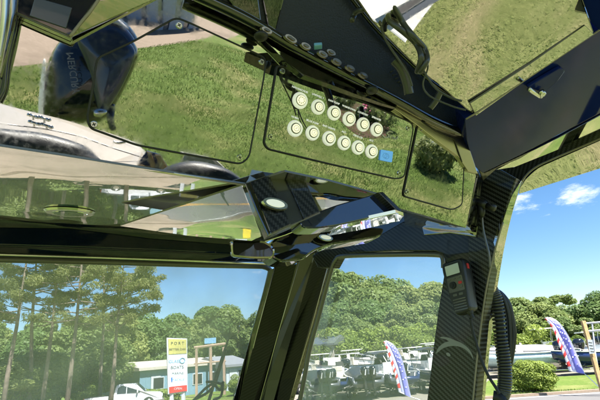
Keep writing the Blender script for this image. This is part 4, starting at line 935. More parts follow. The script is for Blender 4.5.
# ------------------------------------------------------------------ yard boats
M_HULLDARK = mat('hull_charcoal', (.06, .065, .075), .25, coat=.6)
def hull_mb(L, B, z0, zg, sheer):
    rings = []
    for i in range(11):
        t = i / 10; y = L * (t - .5); w = B / 2 * (1 - max(0, (t - .45) / .55) ** 2.3 * .97); k = z0 + .75 * max(0, (t - .55) / .45) ** 2.2; g = zg + sheer * t * t; ch = k + (g - k) * .42
        rings.append([Vector(p) for p in ((-w, y, g), (-w * .93, y, ch), (0, y, k), (w * .93, y, ch), (w, y, g), (w * .88, y, g + .02), (w * .80, y, g - .28), (-w * .80, y, g - .28), (-w * .88, y, g + .02))])
    mb = MB(); mb.loft(rings); return mb
def outboard(root, x, y, z, s=1., m=None):
    mb = MB(); R_ = []
    for k, (zz, a, b_, off) in enumerate(((.0, .15, .22, 0), (.12, .20, .30, .0), (.42, .24, .36, .02), (.62, .22, .34, .03), (.72, .13, .2, .05))):
        R_.append([Vector((x + s * a * math.cos(q * .5236) * (1 if abs(math.cos(q * .5236)) < .8 else .94), y + s * (b_ * math.sin(q * .5236) - off - .1), z + s * zz)) for q in range(12)])
    mb.loft(R_); o = mb.obj('outboard', [m or M_COWL], root, True)
    mb = MB(); mb.box((x, y - .1 * s, z - .45 * s), (.12 * s, .26 * s, .95 * s)); mb.box((x, y - .12 * s, z - .55 * s), (.2 * s, .5 * s, .03)); mb.tube([(x, y + .05 * s, z - .78 * s), (x, y - .28 * s, z - .78 * s), (x, y - .42 * s, z - .78 * s)], [.03, .08 * s, .05 * s], 8)
    for k in range(3):
        a = k * 2.094; mb.prism([(x, y - .38 * s, z - .78 * s), (x + .2 * s * math.cos(a - .3), y - .40 * s, z - .78 * s + .2 * s * math.sin(a - .3)), (x + .2 * s * math.cos(a + .3), y - .36 * s, z - .78 * s + .2 * s * math.sin(a + .3))], (0, .02, 0))
    mb.obj('lower_unit', [M_PLASTIC], o)
    mb = MB(); mb.prism([(x - s * .05, y - s * .475, z + s * .22), (x + s * .02, y - s * .475, z + s * .22), (x + s * .09, y - s * .49, z + s * .55), (x + s * .03, y - s * .49, z + s * .55)], (0, -.02, 0)); mb.obj('decal', [M_SILVER], o)
def make_boat(L=6.5, B=2.4, hull=M_WHITE, top='t', eng=1, cover=None, seed=0):
    t = empty('parked_boat', (0, 0, 0)); z0, zg = .62, 1.55; hull_mb(L, B, z0, zg, .45).obj('hull', [hull], t, True)
    mb = MB(); mb.box((0, -.1, zg - .05), (B * .72, L * .7, .06)); mb.obj('deck', [M_WHITE], t)
    mb = MB()
    for sx in (-1, 1): mb.tube([(sx * B / 2 * (1 - max(0, (q / 10 - .45) / .55) ** 2.3 * .97), L * (q / 10 - .5), zg + .45 * q * q / 100 + .02) for q in range(11)], .035, 6)
    mb.obj('rub_rail', [M_TRIM if hull is M_WHITE else M_WHITE], t)
    if top != 'none':
        mb = MB(); mb.box((0, 0, zg + .28), (.8, .8, .75), taper=.85); mb.obj('console', [M_WHITE], t, bevel=.04)
        mb = MB(); mb.prism([(-.36, .34, zg + .62), (.36, .34, zg + .62), (.30, .12, zg + 1.1), (-.30, .12, zg + 1.1)], (0, -.02, 0)); mb.obj('windshield', [M_CARGLASS], t)
        mb = MB(); mb.box((0, -.95, zg + .25), (.8, .4, .5)); mb.box((0, -1.12, zg + .6), (.8, .1, .35)); mb.obj('seat', [M_WHITE if seed % 2 else M_TAN], t, bevel=.04)
    if top == 't':
        mb = MB()
        for sx in (-1, 1):
            for sy in (.4, -.5): mb.tube([(sx * .5, sy * .8, zg), (sx * .52, sy, zg + 1.2), (sx * .6, sy * 1.3, zg + 1.65)], .025, 6)
        mb.obj('top_frame', [M_STEEL], t); mb = MB(); mb.prism(rounded([(-.95, -1.1), (.95, -1.1), (.85, 1.15), (-.85, 1.15)], .25) and [Vector((p[0], p[1], zg + 1.66)) for p in rounded([(-.95, -1.1), (.95, -1.1), (.85, 1.15), (-.85, 1.15)], .25)], (0, 0, .09)); mb.obj('hardtop', [M_WHITE], t, bevel=.02)
    if top == 'bimini':
        mb = MB(); mb.loft([[Vector((-1 + .2 * k, -1.2 + .6 * j, zg + 1.35 + .22 * math.cos((k - 5) * .25) + .06 * math.sin(j))) + Vector((0, 0, dz)) for k in range(11)] + [Vector((1 - .2 * k, -1.2 + .6 * j, zg + 1.31 + .22 * math.cos((k - 5) * .25) + .06 * math.sin(j))) for k in range(11)] for j in range(5) for dz in (0,)]); mb.obj('bimini', [M_DARKVINYL], t)
        mb = MB()
        for sx in (-1, 1):
            mb = MB()
            for sy in (-1.1, 1.1): mb.tube([(sx * 1.05, 0, zg), (sx * .97, sy, zg + 1.4)], .02, 6)
            mb.obj('top_frame', [M_STEEL], t)
    if cover:
        mb = MB(); R_ = []
        for i in range(9):
            q = i / 8; y = L * (.96 * q - .48); w = B / 2 * (1.02 - max(0, (q - .45) / .55) ** 2.3 * .95); g = zg + .45 * q * q; pk = .10 + .38 * math.sin(math.pi * min(1, q * 1.05)) ** .8
            R_.append([Vector((-w, y, g - .12)), Vector((-w * .6, y, g + pk * .6)), Vector((0, y, g + pk + .03 * math.sin(i * 3))), Vector((w * .6, y, g + pk * .6)), Vector((w, y, g - .12)), Vector((0, y, g - .2))])
        mb.loft(R_); mb.obj('cover', [cover], t, True)
    for k in range(eng): outboard(t, (k - (eng - 1) / 2) * .62, -L / 2 - .15, zg - .12, 1.15, None if seed % 3 else M_COWL)
    mb = MB()
    for sx in (-1, 1): mb.tube([(sx * B * .44, L * .12, zg + .2), (sx * B * .42, L * .3, zg + .62), (sx * B * .2, L * .44, zg + .8)], .016, 5)
    mb.obj('bow_rail', [M_STEEL], t); return t
def make_trailer():
    t = empty('boat_trailer', (0, 0, 0)); mb = MB()
    for sx in (-1, 1): mb.tube([(sx * .85, -2.6, .48), (sx * .85, 1.2, .48), (0, 4.2, .5)], .05, 6); mb.tube([(sx * .45, -2.4, .62), (sx * .45, 1.4, .66)], .05, 6)
    for y in (-2., -.3, 1.2): mb.tube([(-.85, y, .45), (.85, y, .45)], .045, 6)
    mb.obj('frame', [M_STEEL], t)
    for sx in (-1, 1):
        for y in (-.9, -.1):
            mb = MB(); mb.disc((sx * 1.0, y, .33), (sx, 0, 0), .33, .2, 20); w = mb.obj('wheel', [M_TYRE], t, bevel=.03); mb = MB(); mb.disc((sx * 1.17, y, .33), (sx, 0, 0), .19, .04, 16, r2=.15); mb.obj('rim', [M_WHITE], w)
        mb = MB(); mb.prism([(sx * .95, -1.4, .5), (sx * .95, -1.1, .75), (sx * .95, .1, .75), (sx * .95, .4, .5)], (sx * .26, 0, 0)); mb.obj('fender', [M_TRIM], t)
    return t
bp = {'o': make_boat(6.4, 2.4, M_WHITE, 'console', 1, seed=2), 'w': make_boat(6.6, 2.4, M_WHITE, 't', 1, seed=1), 'w2': make_boat(7.4, 2.6, M_WHITE, 't', 2, seed=2), 'g': make_boat(6.2, 2.3, M_HULLDARK, 'bimini', 1, seed=3),
      'k': make_boat(6.0, 2.2, M_HULLNAVY, 'console', 1, seed=4), 'c': make_boat(6.8, 2.5, M_WHITE, 'none', 1, cover=M_DARKVINYL, seed=5), 'cb': make_boat(6.4, 2.4, M_HULLDARK, 'none', 2, cover=M_DARKVINYL, seed=6),
      'n': make_boat(7.0, 2.5, M_HULLNAVY, 't', 1, seed=7), 't': make_boat(6.6, 2.4, M_HULLTEAL, 'console', 1, seed=8), 'cw': make_boat(6.8, 2.5, M_WHITE, 'none', 1, cover=M_SIGNWHITE, seed=9)}
ubp = set(); tr0 = make_trailer(); utr = False
def lot(k, x, dist, rz, label, group=None, sc=1.):
    global utr
    t = bp[k] if k not in ubp else copy_tree(bp[k]); ubp.add(k); t.location = stand(x, dist); t.rotation_euler = (0, 0, rad(rz)); t.scale = (sc,) * 3; tag(t, label, 'boat', group)
    r = copy_tree(tr0) if utr else tr0; utr = True; r.location = t.location; r.rotation_euler = t.rotation_euler; r.scale = t.scale
    tag(r, 'trailer under ' + label if len(label.split()) < 15 else 'trailer under ' + ' '.join(label.split()[:14]), 'boat trailer', ('trailers under the ' + group) if group else None)
lot('cb', 316, 30.5, 8, 'dark hulled boat under a black cover, beside the corner post', None, .82)
lot('k', 338, 31, -12, 'navy open boat with bare console, second in the front row from the corner post', None, .82)
lot('cb', 357, 30.2, 5, 'dark covered boat in the front row left of the upright feather flag', None, .82)
lot('g', 378, 30.6, 22, 'dark boat with black outboard just behind the left feather flag', None, .82)
lot('k', 399, 31, -8, 'navy open boat just right of the left feather flag', None, .82)
lot('g', 424, 31, 12, 'dark boat with dark bimini beside the carbon side post', None, .82)
G2 = 'white boats in the middle row'; L2 = 'white centre console boat among the packed middle rows of the yard'
for x, dd, rz, k, sc_ in [(304, 37, 65, 'o', 1.), (317, 40, -70, 'w', .85), (333, 37, 75, 'o', 1.1), (347, 40, 50, 'w2', .8), (364, 38, -75, 'o', 1.), (379, 41, 60, 'w', .8), (393, 38, 80, 'o', 1.1), (409, 41, -60, 'w', .82), (422, 38, 75, 'o', 1.), (438, 41, 60, 'w2', .85), (327, 46, 80, 'o', 1.1), (352, 47, 75, 'w2', .9), (384, 46, 85, 'o', 1.15), (412, 47, -80, 'o', 1.1), (432, 46, 70, 'w', .9)]: lot(k, x, dd, rz, L2, G2, sc_)
G3 = 'boats at the back of the yard'; L3 = 'covered white hulled boat at the back of the yard before the shrubs'
for x, dd, rz, k in [(313, 53, 80, 'c'), (352, 55, 70, 'c'), (396, 55, 95, 'c'), (434, 54, 85, 'c')]: lot(k, x, dd, rz, L3, G3)
lot('t', 503, 38, 62, 'pale blue hulled boat partly behind the ribbed cord')
lot('cw', 524, 40, 75, 'white wrapped boat above the clipped green shrub')
lot('w2', 545, 45, 68, 'large white boat behind the right feather flag')
lot('n', 592, 37, 78, 'dark navy boat with white hard top behind the wooden post', None, .82)
lot('cw', 570, 50, 70, 'white wrapped boat far behind the right feather flag')

# ------------------------------------------------------------------ feather flags
M_FLAG = mat('flag_lavender', (.50, .50, .82), .7, vary=.06); M_FLAGBLUE = mat('flag_blue', (.20, .20, .62), .7, vary=.06); M_FLAGW = mat('flag_white', (.78, .77, .80), .7, vary=.05)
def feather(left, right, dist, label, basepx):
    pl = Plane(CAM + ray(*left[2]) * dist, -ray(*left[2]) + Vector((0, 0, 0))); base = stand(basepx[0], dist * .985); base = Vector((base.x, base.y, 0))
    t = empty('feather_flag', base, label=label, cat='flag')
    n = 22; lf = dense(left, 5); rf = dense(right, 5)
    def smp(p, f): q = f * (len(p) - 1); i = min(int(q), len(p) - 2); a = q - i; return (p[i][0] * (1 - a) + p[i + 1][0] * a, p[i][1] * (1 - a) + p[i + 1][1] * a)
    def pt(u, f, off=0.):
        a, b = smp(lf, f), smp(rf, f); return pl.at(a[0] + (b[0] - a[0]) * u, a[1] + (b[1] - a[1]) * u, .05 * math.sin(u * 4 + f * 5) + off)
    def patch(name, u0, u1, f0, f1, m, off, par, nu=3, nf=22):
        mb = MB(); vs = [pt(u0 + (u1 - u0) * i / nu, f0 + (f1 - f0) * j / nf, o) for o in (off, off - .012) for j in range(nf + 1) for i in range(nu + 1)]; k = (nu + 1) * (nf + 1); fs = []
        for j in range(nf):
            for i in range(nu):
                a = j * (nu + 1) + i; fs.append((a, a + 1, a + nu + 2, a + nu + 1)); fs.append((k + a, k + a + nu + 1, k + a + nu + 2, k + a + 1))
        for j in range(nf):
            a = j * (nu + 1); fs.append((a, a + nu + 1, k + a + nu + 1, k + a)); a += nu; fs.append((a, k + a, k + a + nu + 1, a + nu + 1))
        mb.add(vs, fs); return shift_to(mb.obj(name, [m], None, True), par)
    fab = patch('fabric', 0, 1, 0, 1, M_FLAGW, 0, t, 6)
    patch('blue_field', .50, 1, .08, 1, M_FLAGBLUE, .008, fab); patch('lavender_band', .26, .54, .1, .97, M_FLAG, .005, fab)
    for k in range(7): f0 = .02 + k * .138; patch('red_stripe', 0, .26, f0, f0 + .062, M_RED, .012, fab, 2, 3)
    e = (pt(.6, .5) - pt(.4, .5)).length
    for k in range(13):
        for u in ((.66, .88) if k % 2 else (.77,)):
            c = pt(u, .14 + k * .064, .018); x = Rt; y = pl.n.cross(x); s = .045
            mb = MB(); mb.prism([c + (x * math.cos(1.5708 + q * .6283) + y * math.sin(1.5708 + q * .6283)) * s * (1 if q % 2 == 0 else .45) for q in range(10)], pl.n * .006); shift_to(mb.obj('star', [M_FLAGW]), fab)
    e_ = pt(1, 1); mb = MB(); lp = [base, Vector((base.x, base.y, .1)), pt(1.0, .995, -.02)] + [pt(1.02, 1 - .1 * q, -.02) for q in range(1, 10)] + [pt(.5, 0, -.02)]
    mb.tube(lp, [.03, .025] + [.016] * (len(lp) - 2), 6); mb.disc(base, (0, 0, 1), .16, .03, 16); shift_to(mb.obj('pole', [M_STEEL], None, True), t)
feather([(544.2, 318), (553, 330), (558.5, 345), (564, 357), (569, 371)], [(547.5, 317), (556, 320.5), (563, 328), (571, 342), (584.5, 374)], 24.5, 'tall feather flag with stars and red stripes, right of the clipped shrub', (588, 386))
feather([(383, 341.5), (387, 351), (392, 367.5), (395.5, 379), (398.5, 392)], [(386.4, 340.5), (393.5, 345), (399, 353), (403.5, 365), (411, 397.5)], 25.3, 'tall feather flag with stars and red stripes, before the rows of boats', (411.5, 399))

# ------------------------------------------------------------------ wooden post with a notice
mb = MB(); dd = 18.; a, b = at(583, 321, dd), at(600, 384, dd); base = Vector((b.x, b.y, 0)) + (b - a) * .0
t = empty('wooden_post', base, label='leaning wooden post with a white notice, at the right edge', cat='post'); d_ = (a - base); mb.tube([base, a], [.085, .085], 4); shift_to(mb.obj('post', [M_WOOD], None, False, .01), t)
pl = Plane(at(590, 347, dd - .12), CAM - at(590, 347, dd)); mb = MB(); mb.prism([pl.at(x, y) for x, y in [(587.5, 339.5), (592.5, 340), (594.5, 353.5), (589.5, 354)]], -pl.n * .012); nb_ = shift_to(mb.obj('notice', [M_SIGNWHITE]), t)
mb = MB()
for k in range(4): mb.prism([pl.at(x + k * .7, y + k * 3, .002) for x, y in [(588.5, 342), (592, 342.4), (592.2, 343.2), (588.7, 342.8)]], pl.n * .002)
shift_to(mb.obj('notice_print', [M_KEY]), nb_)
# chain-link style rail frame at the right
t = empty('rail_frame', stand(600, 24), label='pale metal rail frame beside the wooden post', cat='rail'); mb = MB()
for y in (323, 331): mb.tube([at(585, y + .5, 24), at(640, y - 4, 24)], .04, 6)
for x in (592, 630): mb.tube([at(x, 322, 24), at(x + 3, 352, 24), Vector((at(x + 5, 378, 24).x, at(x + 5, 378, 24).y, 0))], .035, 6)
shift_to(mb.obj('rail', [M_SIGNWHITE]), t)
t = empty('traffic_cone', stand(546, 44), label='orange traffic cone beyond the clipped shrub', cat='traffic cone'); mb = MB(); mb.disc((0, 0, .04), (0, 0, 1), .18, .75, 16, r2=.03); mb.obj('cone', [M_CONE], t); mb = MB(); mb.box((0, 0, .02), (.42, .42, .04)); mb.obj('base', [M_TYRE], t)

# ------------------------------------------------------------------ roadside sign, pickup, buildings
SD = 33.; pl = Plane(at(177, 360, SD), -ray(177, 360) + Vector((.10, 0, .4)));
pl = Plane(at(177, 360, SD), Vector((-ray(177, 360).x + .15, -ray(177, 360).y, 0)))
sb = G(177, 392); sb = stand(177, SD); t = empty('roadside_sign', sb, label='tall roadside sign with yellow header and white panel of lettering', cat='sign')
def sp(name, px, m, off, th=.08, par=None, bev=.01): return panel(name, px, pl, th, m, par or t, bev, off=off)
fr = sp('sign_board', [(166.6, 337.8), (187.2, 338.6), (187.6, 392), (168, 394.5)], M_SIGNWHITE, 0, .22)
hd = sp('sign_header', [(168.3, 339), (186.4, 339.6), (186.6, 353.5), (168.7, 354.6)], M_SIGNYEL, .03, .03)
wp = sp('sign_panel', [(168.8, 355.4), (186.6, 354.3), (187, 389), (169.3, 391)], mat('sign_pale_blue', (.60, .66, .76), .55), .03, .03)
rs = sp('sign_footer', [(169.2, 387), (187, 385), (187.1, 391), (169.4, 393.5)], M_RED, .045, .02)
sx = (pl.at(187, 365) - pl.at(168, 365.8)).normalized(); sy = pl.n.cross(sx); px1 = SD / 433 * 1.03
def st(body, x, y, h, m, par, off=.05):
    mb = MB(); text(mb, body, h * px1, pl.at(x, y, off), sx, sy); shift_to(mb.obj('lettering', [m]), par)
st('P O R T', 177.5, 343.4, 3.4, M_DARKTEXT, hd); st('BETTER OAK', 177.6, 349.4, 2.5, M_DARKTEXT, hd)
st('GLASS', 174.8, 361.5, 3.6, M_SIGNBLUE, wp); st('BOATS', 177.2, 367.5, 3.6, M_KEY, wp); st('MARINE', 177.8, 373.5, 2.8, M_KEY, wp); st('TACKLE', 178.5, 379.8, 2.8, M_SIGNBLUE, wp); st('OPEN', 178, 388.8, 2.6, M_SIGNWHITE, rs, .07)
mb = MB(); c = pl.at(182.4, 360.5, .05); mb.tube([c + (sx * math.cos(k * .628) + sy * math.sin(k * .628)) * .17 for k in range(10)], .025, 6, closed=True); shift_to(mb.obj('emblem', [M_SIGNBLUE]), wp)
mb = MB(); mb.prism([pl.at(x, y, .05) for x, y in [(171, 378), (172.4, 377), (172.6, 381.6), (171.4, 382)]], pl.n * .01); shift_to(mb.obj('emblem', [M_BLUE]), wp)
mb = MB()
for x in (172, 183.5):
    p = pl.at(x, 390, -.15); mb.box((p.x, p.y, p.z / 2 + .1), (.22, .22, p.z + .2))
shift_to(mb.obj('sign_post', [M_SIGNWHITE]), t)

def make_pickup(loc, rz, label):
    t = empty('pickup_truck', loc, rz, label=label, cat='pickup truck'); mb = MB()
    prof = [(-2.75, .55), (-2.78, 1.08), (-.75, 1.10), (-.62, 1.78), (-.4, 1.86), (.75, 1.84), (1.45, 1.18), (2.55, 1.08), (2.75, .95), (2.75, .5)]
    def sec(x, k): return [Vector((x, p[0], p[1] if p[1] < 1.2 else p[1])) for p in prof]
    R_ = []
    for x in (-.95, -.90, .90, .95):
        R_.append([Vector((x * (1 if p[1] < 1.2 else .84), p[0] * (.99 if abs(x) > .92 else 1), p[1])) for p in prof])
    mb.loft(R_); body = mb.obj('body', [M_CARPAINT], t, bevel=.02)
    mb = MB(); mb.box((0, -1.75, 1.105), (1.6, 1.75, .03)); mb.obj('bed_cover', [M_TYRE], t)
    for sx_ in (-1, 1):
        for p0, p1, q0, q1 in ((-.52, .12, -.48, .12), (.18, 1.15, .18, .72)):
            mb = MB(); mb.prism([(sx_ * .935, p0, 1.2), (sx_ * .935, p1, 1.2), (sx_ * .80, q1, 1.74), (sx_ * .80, q0, 1.74)], (sx_ * .012, 0, 0)); mb.obj('side_window', [M_CARGLASS], t)
        mb = MB(); mb.box((sx_ * .84, -2.79, .9), (.14, .04, .34)); mb.obj('tail_light', [M_LAMPRED], t); mb = MB(); mb.box((sx_ * .78, 2.74, .85), (.3, .06, .2)); mb.obj('headlight', [M_SIGNWHITE], t)
        mb = MB(); mb.box((sx_ * 1.05, .95, 1.25), (.18, .1, .2)); mb.obj('mirror', [M_CARPAINT], t, bevel=.02)
        for y in (-1.7, 1.75):
            mb = MB(); mb.disc((sx_ * .74, y, .4), (sx_, 0, 0), .4, .25, 22); w = mb.obj('wheel', [M_TYRE], t, bevel=.03); mb = MB(); mb.disc((sx_ * .98, y, .4), (sx_, 0, 0), .25, .03, 18, r2=.2); mb.obj('rim', [M_STEEL], w)
    mb = MB(); mb.prism([(-.7, -.705, 1.22), (.7, -.705, 1.22), (.66, -.60, 1.74), (-.66, -.60, 1.74)], (0, -.02, 0)); mb.obj('rear_window', [M_CARGLASS], t)
    mb = MB(); mb.prism([(-.76, 1.42, 1.22), (.76, 1.42, 1.22), (.68, .80, 1.80), (-.68, .80, 1.80)], (0, .03, .02)); mb.obj('windshield', [M_CARGLASS], t)
    mb = MB(); mb.box((0, -2.85, .52), (1.8, .16, .18)); mb.box((0, 2.82, .52), (1.8, .16, .2)); mb.obj('bumper', [M_STEEL], t, bevel=.02); return t
make_pickup(stand(127, 39), rad(-75), 'white pickup truck parked at the roadside below the pines')

def shed(label, x0, d0, x1, d1, ytop0, depth, wall, roof, name='building', nwin=4, rise=.7):
    a, b = stand(x0, d0), stand(x1, d1); h = topz((x0 + x1) / 2, ytop0, (d0 + d1) / 2); u = (b - a).normalized(); v = Vector((-u.y, u.x, 0)); Lw = (b - a).length
    v = v if v.dot(a) > 0 else -v
    t = empty(name, a, label=label, cat='building'); P_ = lambda p, q, z: u * p + v * q + Vector((0, 0, z))
    mb = MB(); mb.prism([P_(0, 0, 0), P_(Lw, 0, 0), P_(Lw, depth, 0), P_(0, depth, 0)], (0, 0, h - .25)); mb.obj('wall', [wall], t)
    mb = MB()
    for k in range(int(Lw / .6)): mb.prism([P_(k * .6, -.02, .1), P_(k * .6 + .06, -.02, .1), P_(k * .6 + .06, -.02, h - .3), P_(k * .6, -.02, h - .3)], v * .015)
    mb.obj('siding_ribs', [wall], t)
    mb = MB(); mb.prism([P_(-.3, -.4, h - .25), P_(-.3, -.4, h), P_(-.3, depth / 2, h + rise), P_(-.3, depth + .4, h), P_(-.3, depth + .4, h - .25)], u * (Lw + .6)); mb.obj('roof', [roof], t)
    for k in range(nwin):
        p = Lw * (k + .6) / (nwin + .3); mb = MB(); mb.prism([P_(p, -.06, .9), P_(p + 1.2, -.06, .9), P_(p + 1.2, -.06, 2.), P_(p, -.06, 2.)], v * .03); w = mb.obj('window', [M_SIGNWHITE], t)
        mb = MB(); mb.prism([P_(p + .07, -.08, .97), P_(p + 1.13, -.08, .97), P_(p + 1.13, -.08, 1.93), P_(p + .07, -.08, 1.93)], v * .01); mb.obj('pane', [M_CARGLASS], w)
    mb = MB(); p = Lw * .12; mb.prism([P_(p, -.06, 0), P_(p + 1., -.06, 0), P_(p + 1., -.06, 2.1), P_(p, -.06, 2.1)], v * .03); mb.obj('door', [M_SIGNWHITE], t)
    return t
shed('long blue metal building with pale roof edge behind the roadside sign', 140, 47, 222, 52, 365, 9, M_SIDING, M_ROOFWHITE)
shed('small red brown building between the frame posts', 212, 58, 223, 59, 361, 6, M_BRICK, M_ROOFWHITE, nwin=1, rise=.4)
shed('pale grey gabled shed next to the corner post', 226, 50, 250, 52, 364, 7, mat('pale_blue_wall', (.42, .47, .54), .6), M_ROOFGREY, nwin=1, rise=1.)
shed('grey roofed house among the trees right of the yard', 540, 84, 572, 84, 325, 10, M_ROOFWHITE, M_ROOFGREY, nwin=3, rise=2.)
shed('low rust roofed shed before the wooded rise', 314, 66, 342, 68, 336, 6, M_RUST, M_RUST, nwin=1, rise=.6)
shed('low white workshop with grey roof behind the covered boats', 312, 58, 334, 57, 344, 6, M_ROOFWHITE, M_HULLGREY, nwin=2, rise=1.)
t = empty('lift_frame', stand(208, 46), label='rusty portal frame of posts and crossbeam before the blue building', cat='frame'); mb = MB()
for x in (196.5, 211, 224): b = stand(x, 44.5); z = topz(x, 347, 44.5); mb.box((b.x, b.y, z / 2), (.2, .2, z))
shift_to(mb.obj('post', [M_RUST]), t); mb = MB(); a, b = stand(194, 44.5), stand(226, 44.5); mb.tube([Vector((a.x, a.y, topz(194, 348.5, 46))), Vector((b.x, b.y, topz(226, 344.5, 46)))], .13, 6); mb.tube([Vector((a.x, a.y, topz(194, 364, 46))), Vector((b.x, b.y, topz(226, 361, 46)))], .07, 6)
shift_to(mb.obj('crossbeam', [M_RUST]), t)
pl = Plane(at(210, 341, 50), CAM - at(210, 341, 50)); t = empty('blue_sign', stand(210, 50), label='small light blue sign board above the portal frame', cat='sign'); mb = MB(); mb.prism([pl.at(x, y) for x, y in [(204.5, 338.5), (216, 337.5), (216, 343), (204.5, 344)]], -pl.n * .1); shift_to(mb.obj('sign_board', [mat('sign_sky_blue', (.22, .45, .75), .5)]), t)
mb = MB(); b = stand(210, 50.2); mb.box((b.x, b.y, topz(210, 343, 50.2) / 2), (.2, .2, topz(210, 343, 50.2))); shift_to(mb.obj('post', [M_TRIM]), t)
# yellow cabinet and hedges across the road, mirrored in the lip
t = empty('utility_cabinet', MG(PLF, 247, 229), label='small yellow cabinet on the verge, mirrored in the corner facet', cat='cabinet'); mb = MB(); mb.box((0, 0, .4), (.6, .4, .7)); mb.obj('body', [M_YELLOW], t, bevel=.03); mb = MB(); mb.box((0, 0, .78), (.68, .48, .06)); mb.obj('lid', [M_SIGNYEL], t)
for x, y, w_, d_, lb in ((14, 186, 9., 41, 'long dark hedge by the apron, mirrored at the left of the lip'), (155, 188, 5.5, 40, 'short bright hedge by the road, mirrored in the middle of the lip')):
    make_bush('hedge', stand(x - 6, d_) , (w_, 1.6, 1.2), M_LEAF if x < 50 else M_SHRUB, lb, 'hedge', per=9000, lsize=.12, rz=-.3)

# ------------------------------------------------------------------ astern: things mirrored in the overhead box
def place_m(x, y): p = MG(PB, x, y); return Vector((p.x, p.y, 0))
b0 = place_m(431, 166); make_bush('flowering_shrub', b0, (1.7, 1.3, 1.0), M_LEAF, 'green shrub with white blossom, mirrored at the right of the overhead box', 'shrub', per=5000, lsize=.055)
r = random.Random(3); mb = MB()
for i in range(60): a = r.uniform(0, 6.28); q = r.uniform(.1, .8); mb.ball(b0 + Vector((q * math.cos(a), q * .8 * math.sin(a), 1.02 - q * q * .5)), r.uniform(.025, .05), 6, 4)
ob = mb.obj('blossom', [M_PETAL]); shift_to(ob, bpy.data.objects['flowering_shrub'])
c0 = place_m(356, 118); sheet('flower_bed', [place_m(x, y) for x, y in dense([(328, 100), (345, 100), (365, 110), (385, 122), (386, 134), (372, 136), (356, 128), (335, 112)], 3, True)], .012, M_MULCH)
def flower(name, x, y, h, w_, petal, lb):
    p = place_m(x, y); t = make_bush(name, p, (w_, w_, h), M_LEAF, lb, 'flowering plant', per=900, lsize=.05); r = random.Random(int(x)); mb = MB()
    for i in range(26): a = r.uniform(0, 6.28); q = r.uniform(0, w_ * .5); mb.ball((q * math.cos(a), q * math.sin(a), h * r.uniform(.7, 1.1)), r.uniform(.04, .08), 6, 4)
    mb.obj('blossom', [petal], t)
flower('flower_plant', 378, 126, .95, 1.0, M_PINK, 'pink flowering plant at the right end of the bed mirrored behind the switches')
flower('flower_plant', 366, 122, .45, .7, M_PINK, 'low plant with few pink blooms left of the tall mirrored pink one')
make_bush('bed_plant', place_m(345, 108), (.9, .8, .5), M_LEAF, 'low dark green plant in the mirrored flower bed', 'plant', per=900, lsize=.06)
p = place_m(340, 104); t = empty('bird_feeder', p, label='slim post with small feeder by the mirrored flower bed', cat='bird feeder'); mb = MB(); mb.tube([(0, 0, 0), (0, 0, 1.35)], .03, 8); mb.obj('post', [M_SIGNWHITE], t); mb = MB(); mb.box((-.2, 0, 1.4), (.22, .2, .24)); mb.box((.2, 0, 1.4), (.22, .2, .24)); mb.obj('feeder', [M_DARKVINYL], t, bevel=.03)
# grey blue metal shed beyond the drive astern
a, b = place_m(118, 24), place_m(190, 27); u = (b - a).normalized(); vv = Vector((-u.y, u.x, 0)); vv = vv if vv.dot(a) > 0 else -vv; t = empty('metal_shed', a, label='low grey blue metal shed beyond the drive, mirrored at the top of the overhead box', cat='shed'); Lw = max(10., (b - a).length)
mb = MB(); mb.prism([Vector((0, 0, 0)), u * Lw, u * Lw + vv * 8, vv * 8], (0, 0, 3.2)); mb.obj('wall', [M_HULLGREY], t)
mb = MB(); mb.prism([-u * .3 - vv * .4 + Vector((0, 0, 3.2)), -u * .3 + vv * 4 + Vector((0, 0, 4.6)), -u * .3 + vv * 8.4 + Vector((0, 0, 3.2))], u * (Lw + .6)); mb.obj('roof', [M_SIDING], t)
for k in range(4): mb = MB(); mb.prism([u * (Lw * (k + .15) / 4) - vv * .05, u * (Lw * (k + .85) / 4) - vv * .05, u * (Lw * (k + .85) / 4) - vv * .05 + Vector((0, 0, 2.6)), u * (Lw * (k + .15) / 4) - vv * .05 + Vector((0, 0, 2.6))], vv * .03); mb.obj('roller_door', [mat('door_grey_blue', (.30, .36, .46), .5)], t)

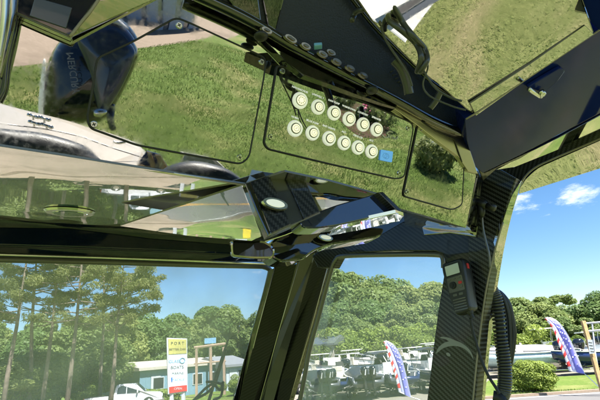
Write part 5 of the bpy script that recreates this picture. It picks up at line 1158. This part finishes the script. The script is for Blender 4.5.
# ------------------------------------------------------------------ grass blades (uncountable): near the boat, astern and on the verge
def blades(regions):
    V_, T_ = [], []
    for (az0, az1, r0, r1, dens, h, w_, dry) in regions:
        a0, a1 = rad(az0), rad(az1); area = .5 * (a1 - a0) * (r1 * r1 - r0 * r0); n = int(area * dens); az_ = npr.uniform(a0, a1, n); rr = np.sqrt(npr.uniform(r0 * r0, r1 * r1, n)); x, y = rr * np.sin(az_), rr * np.cos(az_)
        low = np.sin(x * .55 + 1.4 * np.sin(y * .37)) * np.cos(y * .61 + np.sin(x * .43)); pat = np.sin(x * 1.7 + 1.3 * np.sin(y * 1.1)) * np.cos(y * 1.9 + np.sin(x * .8)) + .6 * np.sin(x * 5.1 + y * 3.3) * np.cos(y * 4.7 - x * 2.2)
        dist_rd = (x - RC.x) * rn.x + (y - RC.y) * rn.y; ok = (dist_rd < -.1) | (dist_rd > 10.7)
        cpx = np.array([(p.x, p.y) for p in cp]); ca = np.arctan2(cpx[:, 0], cpx[:, 1]); cr = np.hypot(cpx[:, 0], cpx[:, 1]); o = np.argsort(ca); lim = np.interp(az_, ca[o], cr[o], left=1e3, right=1e3); ok &= (rr < lim - .1)
        x, y, pat, low = x[ok], y[ok], pat[ok], low[ok]; n = len(x); th = npr.uniform(0, 6.28, n); hh = h * npr.uniform(.5, 1.3, n) * (1 + .25 * pat); ww = w_ * npr.uniform(.7, 1.3, n); lx, ly = npr.normal(0, .45, n) * hh, npr.normal(0, .45, n) * hh
        b1 = np.stack([x - ww * np.cos(th), y - ww * np.sin(th), 0 * x], 1); b2 = np.stack([x + ww * np.cos(th), y + ww * np.sin(th), 0 * x], 1); tp = np.stack([x + lx, y + ly, hh], 1); md = (b2 * .35 + tp * .65) + np.stack([ww * .3 * np.cos(th), ww * .3 * np.sin(th), 0 * x], 1)
        V_.append(np.stack([b1, b2, md, tp], 1).reshape(-1, 3)); T_.append(np.repeat(np.clip(.30 + dry - .20 * pat - .17 * low + npr.normal(0, .18, n), 0, 1), 4))
    return np.concatenate(V_), np.concatenate(T_)
v, tn = blades([(10, 75, 2.2, 5.5, 1500, .040, .004, .40), (10, 75, 5.5, 9, 600, .045, .007, .38), (98, 165, 6, 12, 700, .05, .008, -.08), (98, 165, 12, 24, 190, .06, .014, -.12), (22, 36, 17, 27, 160, .09, .016, .0), (75, 98, 3, 14, 250, .05, .009, .1)])
tag(link('grass', quads('grass', v, tn), M_GRASSBLADE), kind='stuff')
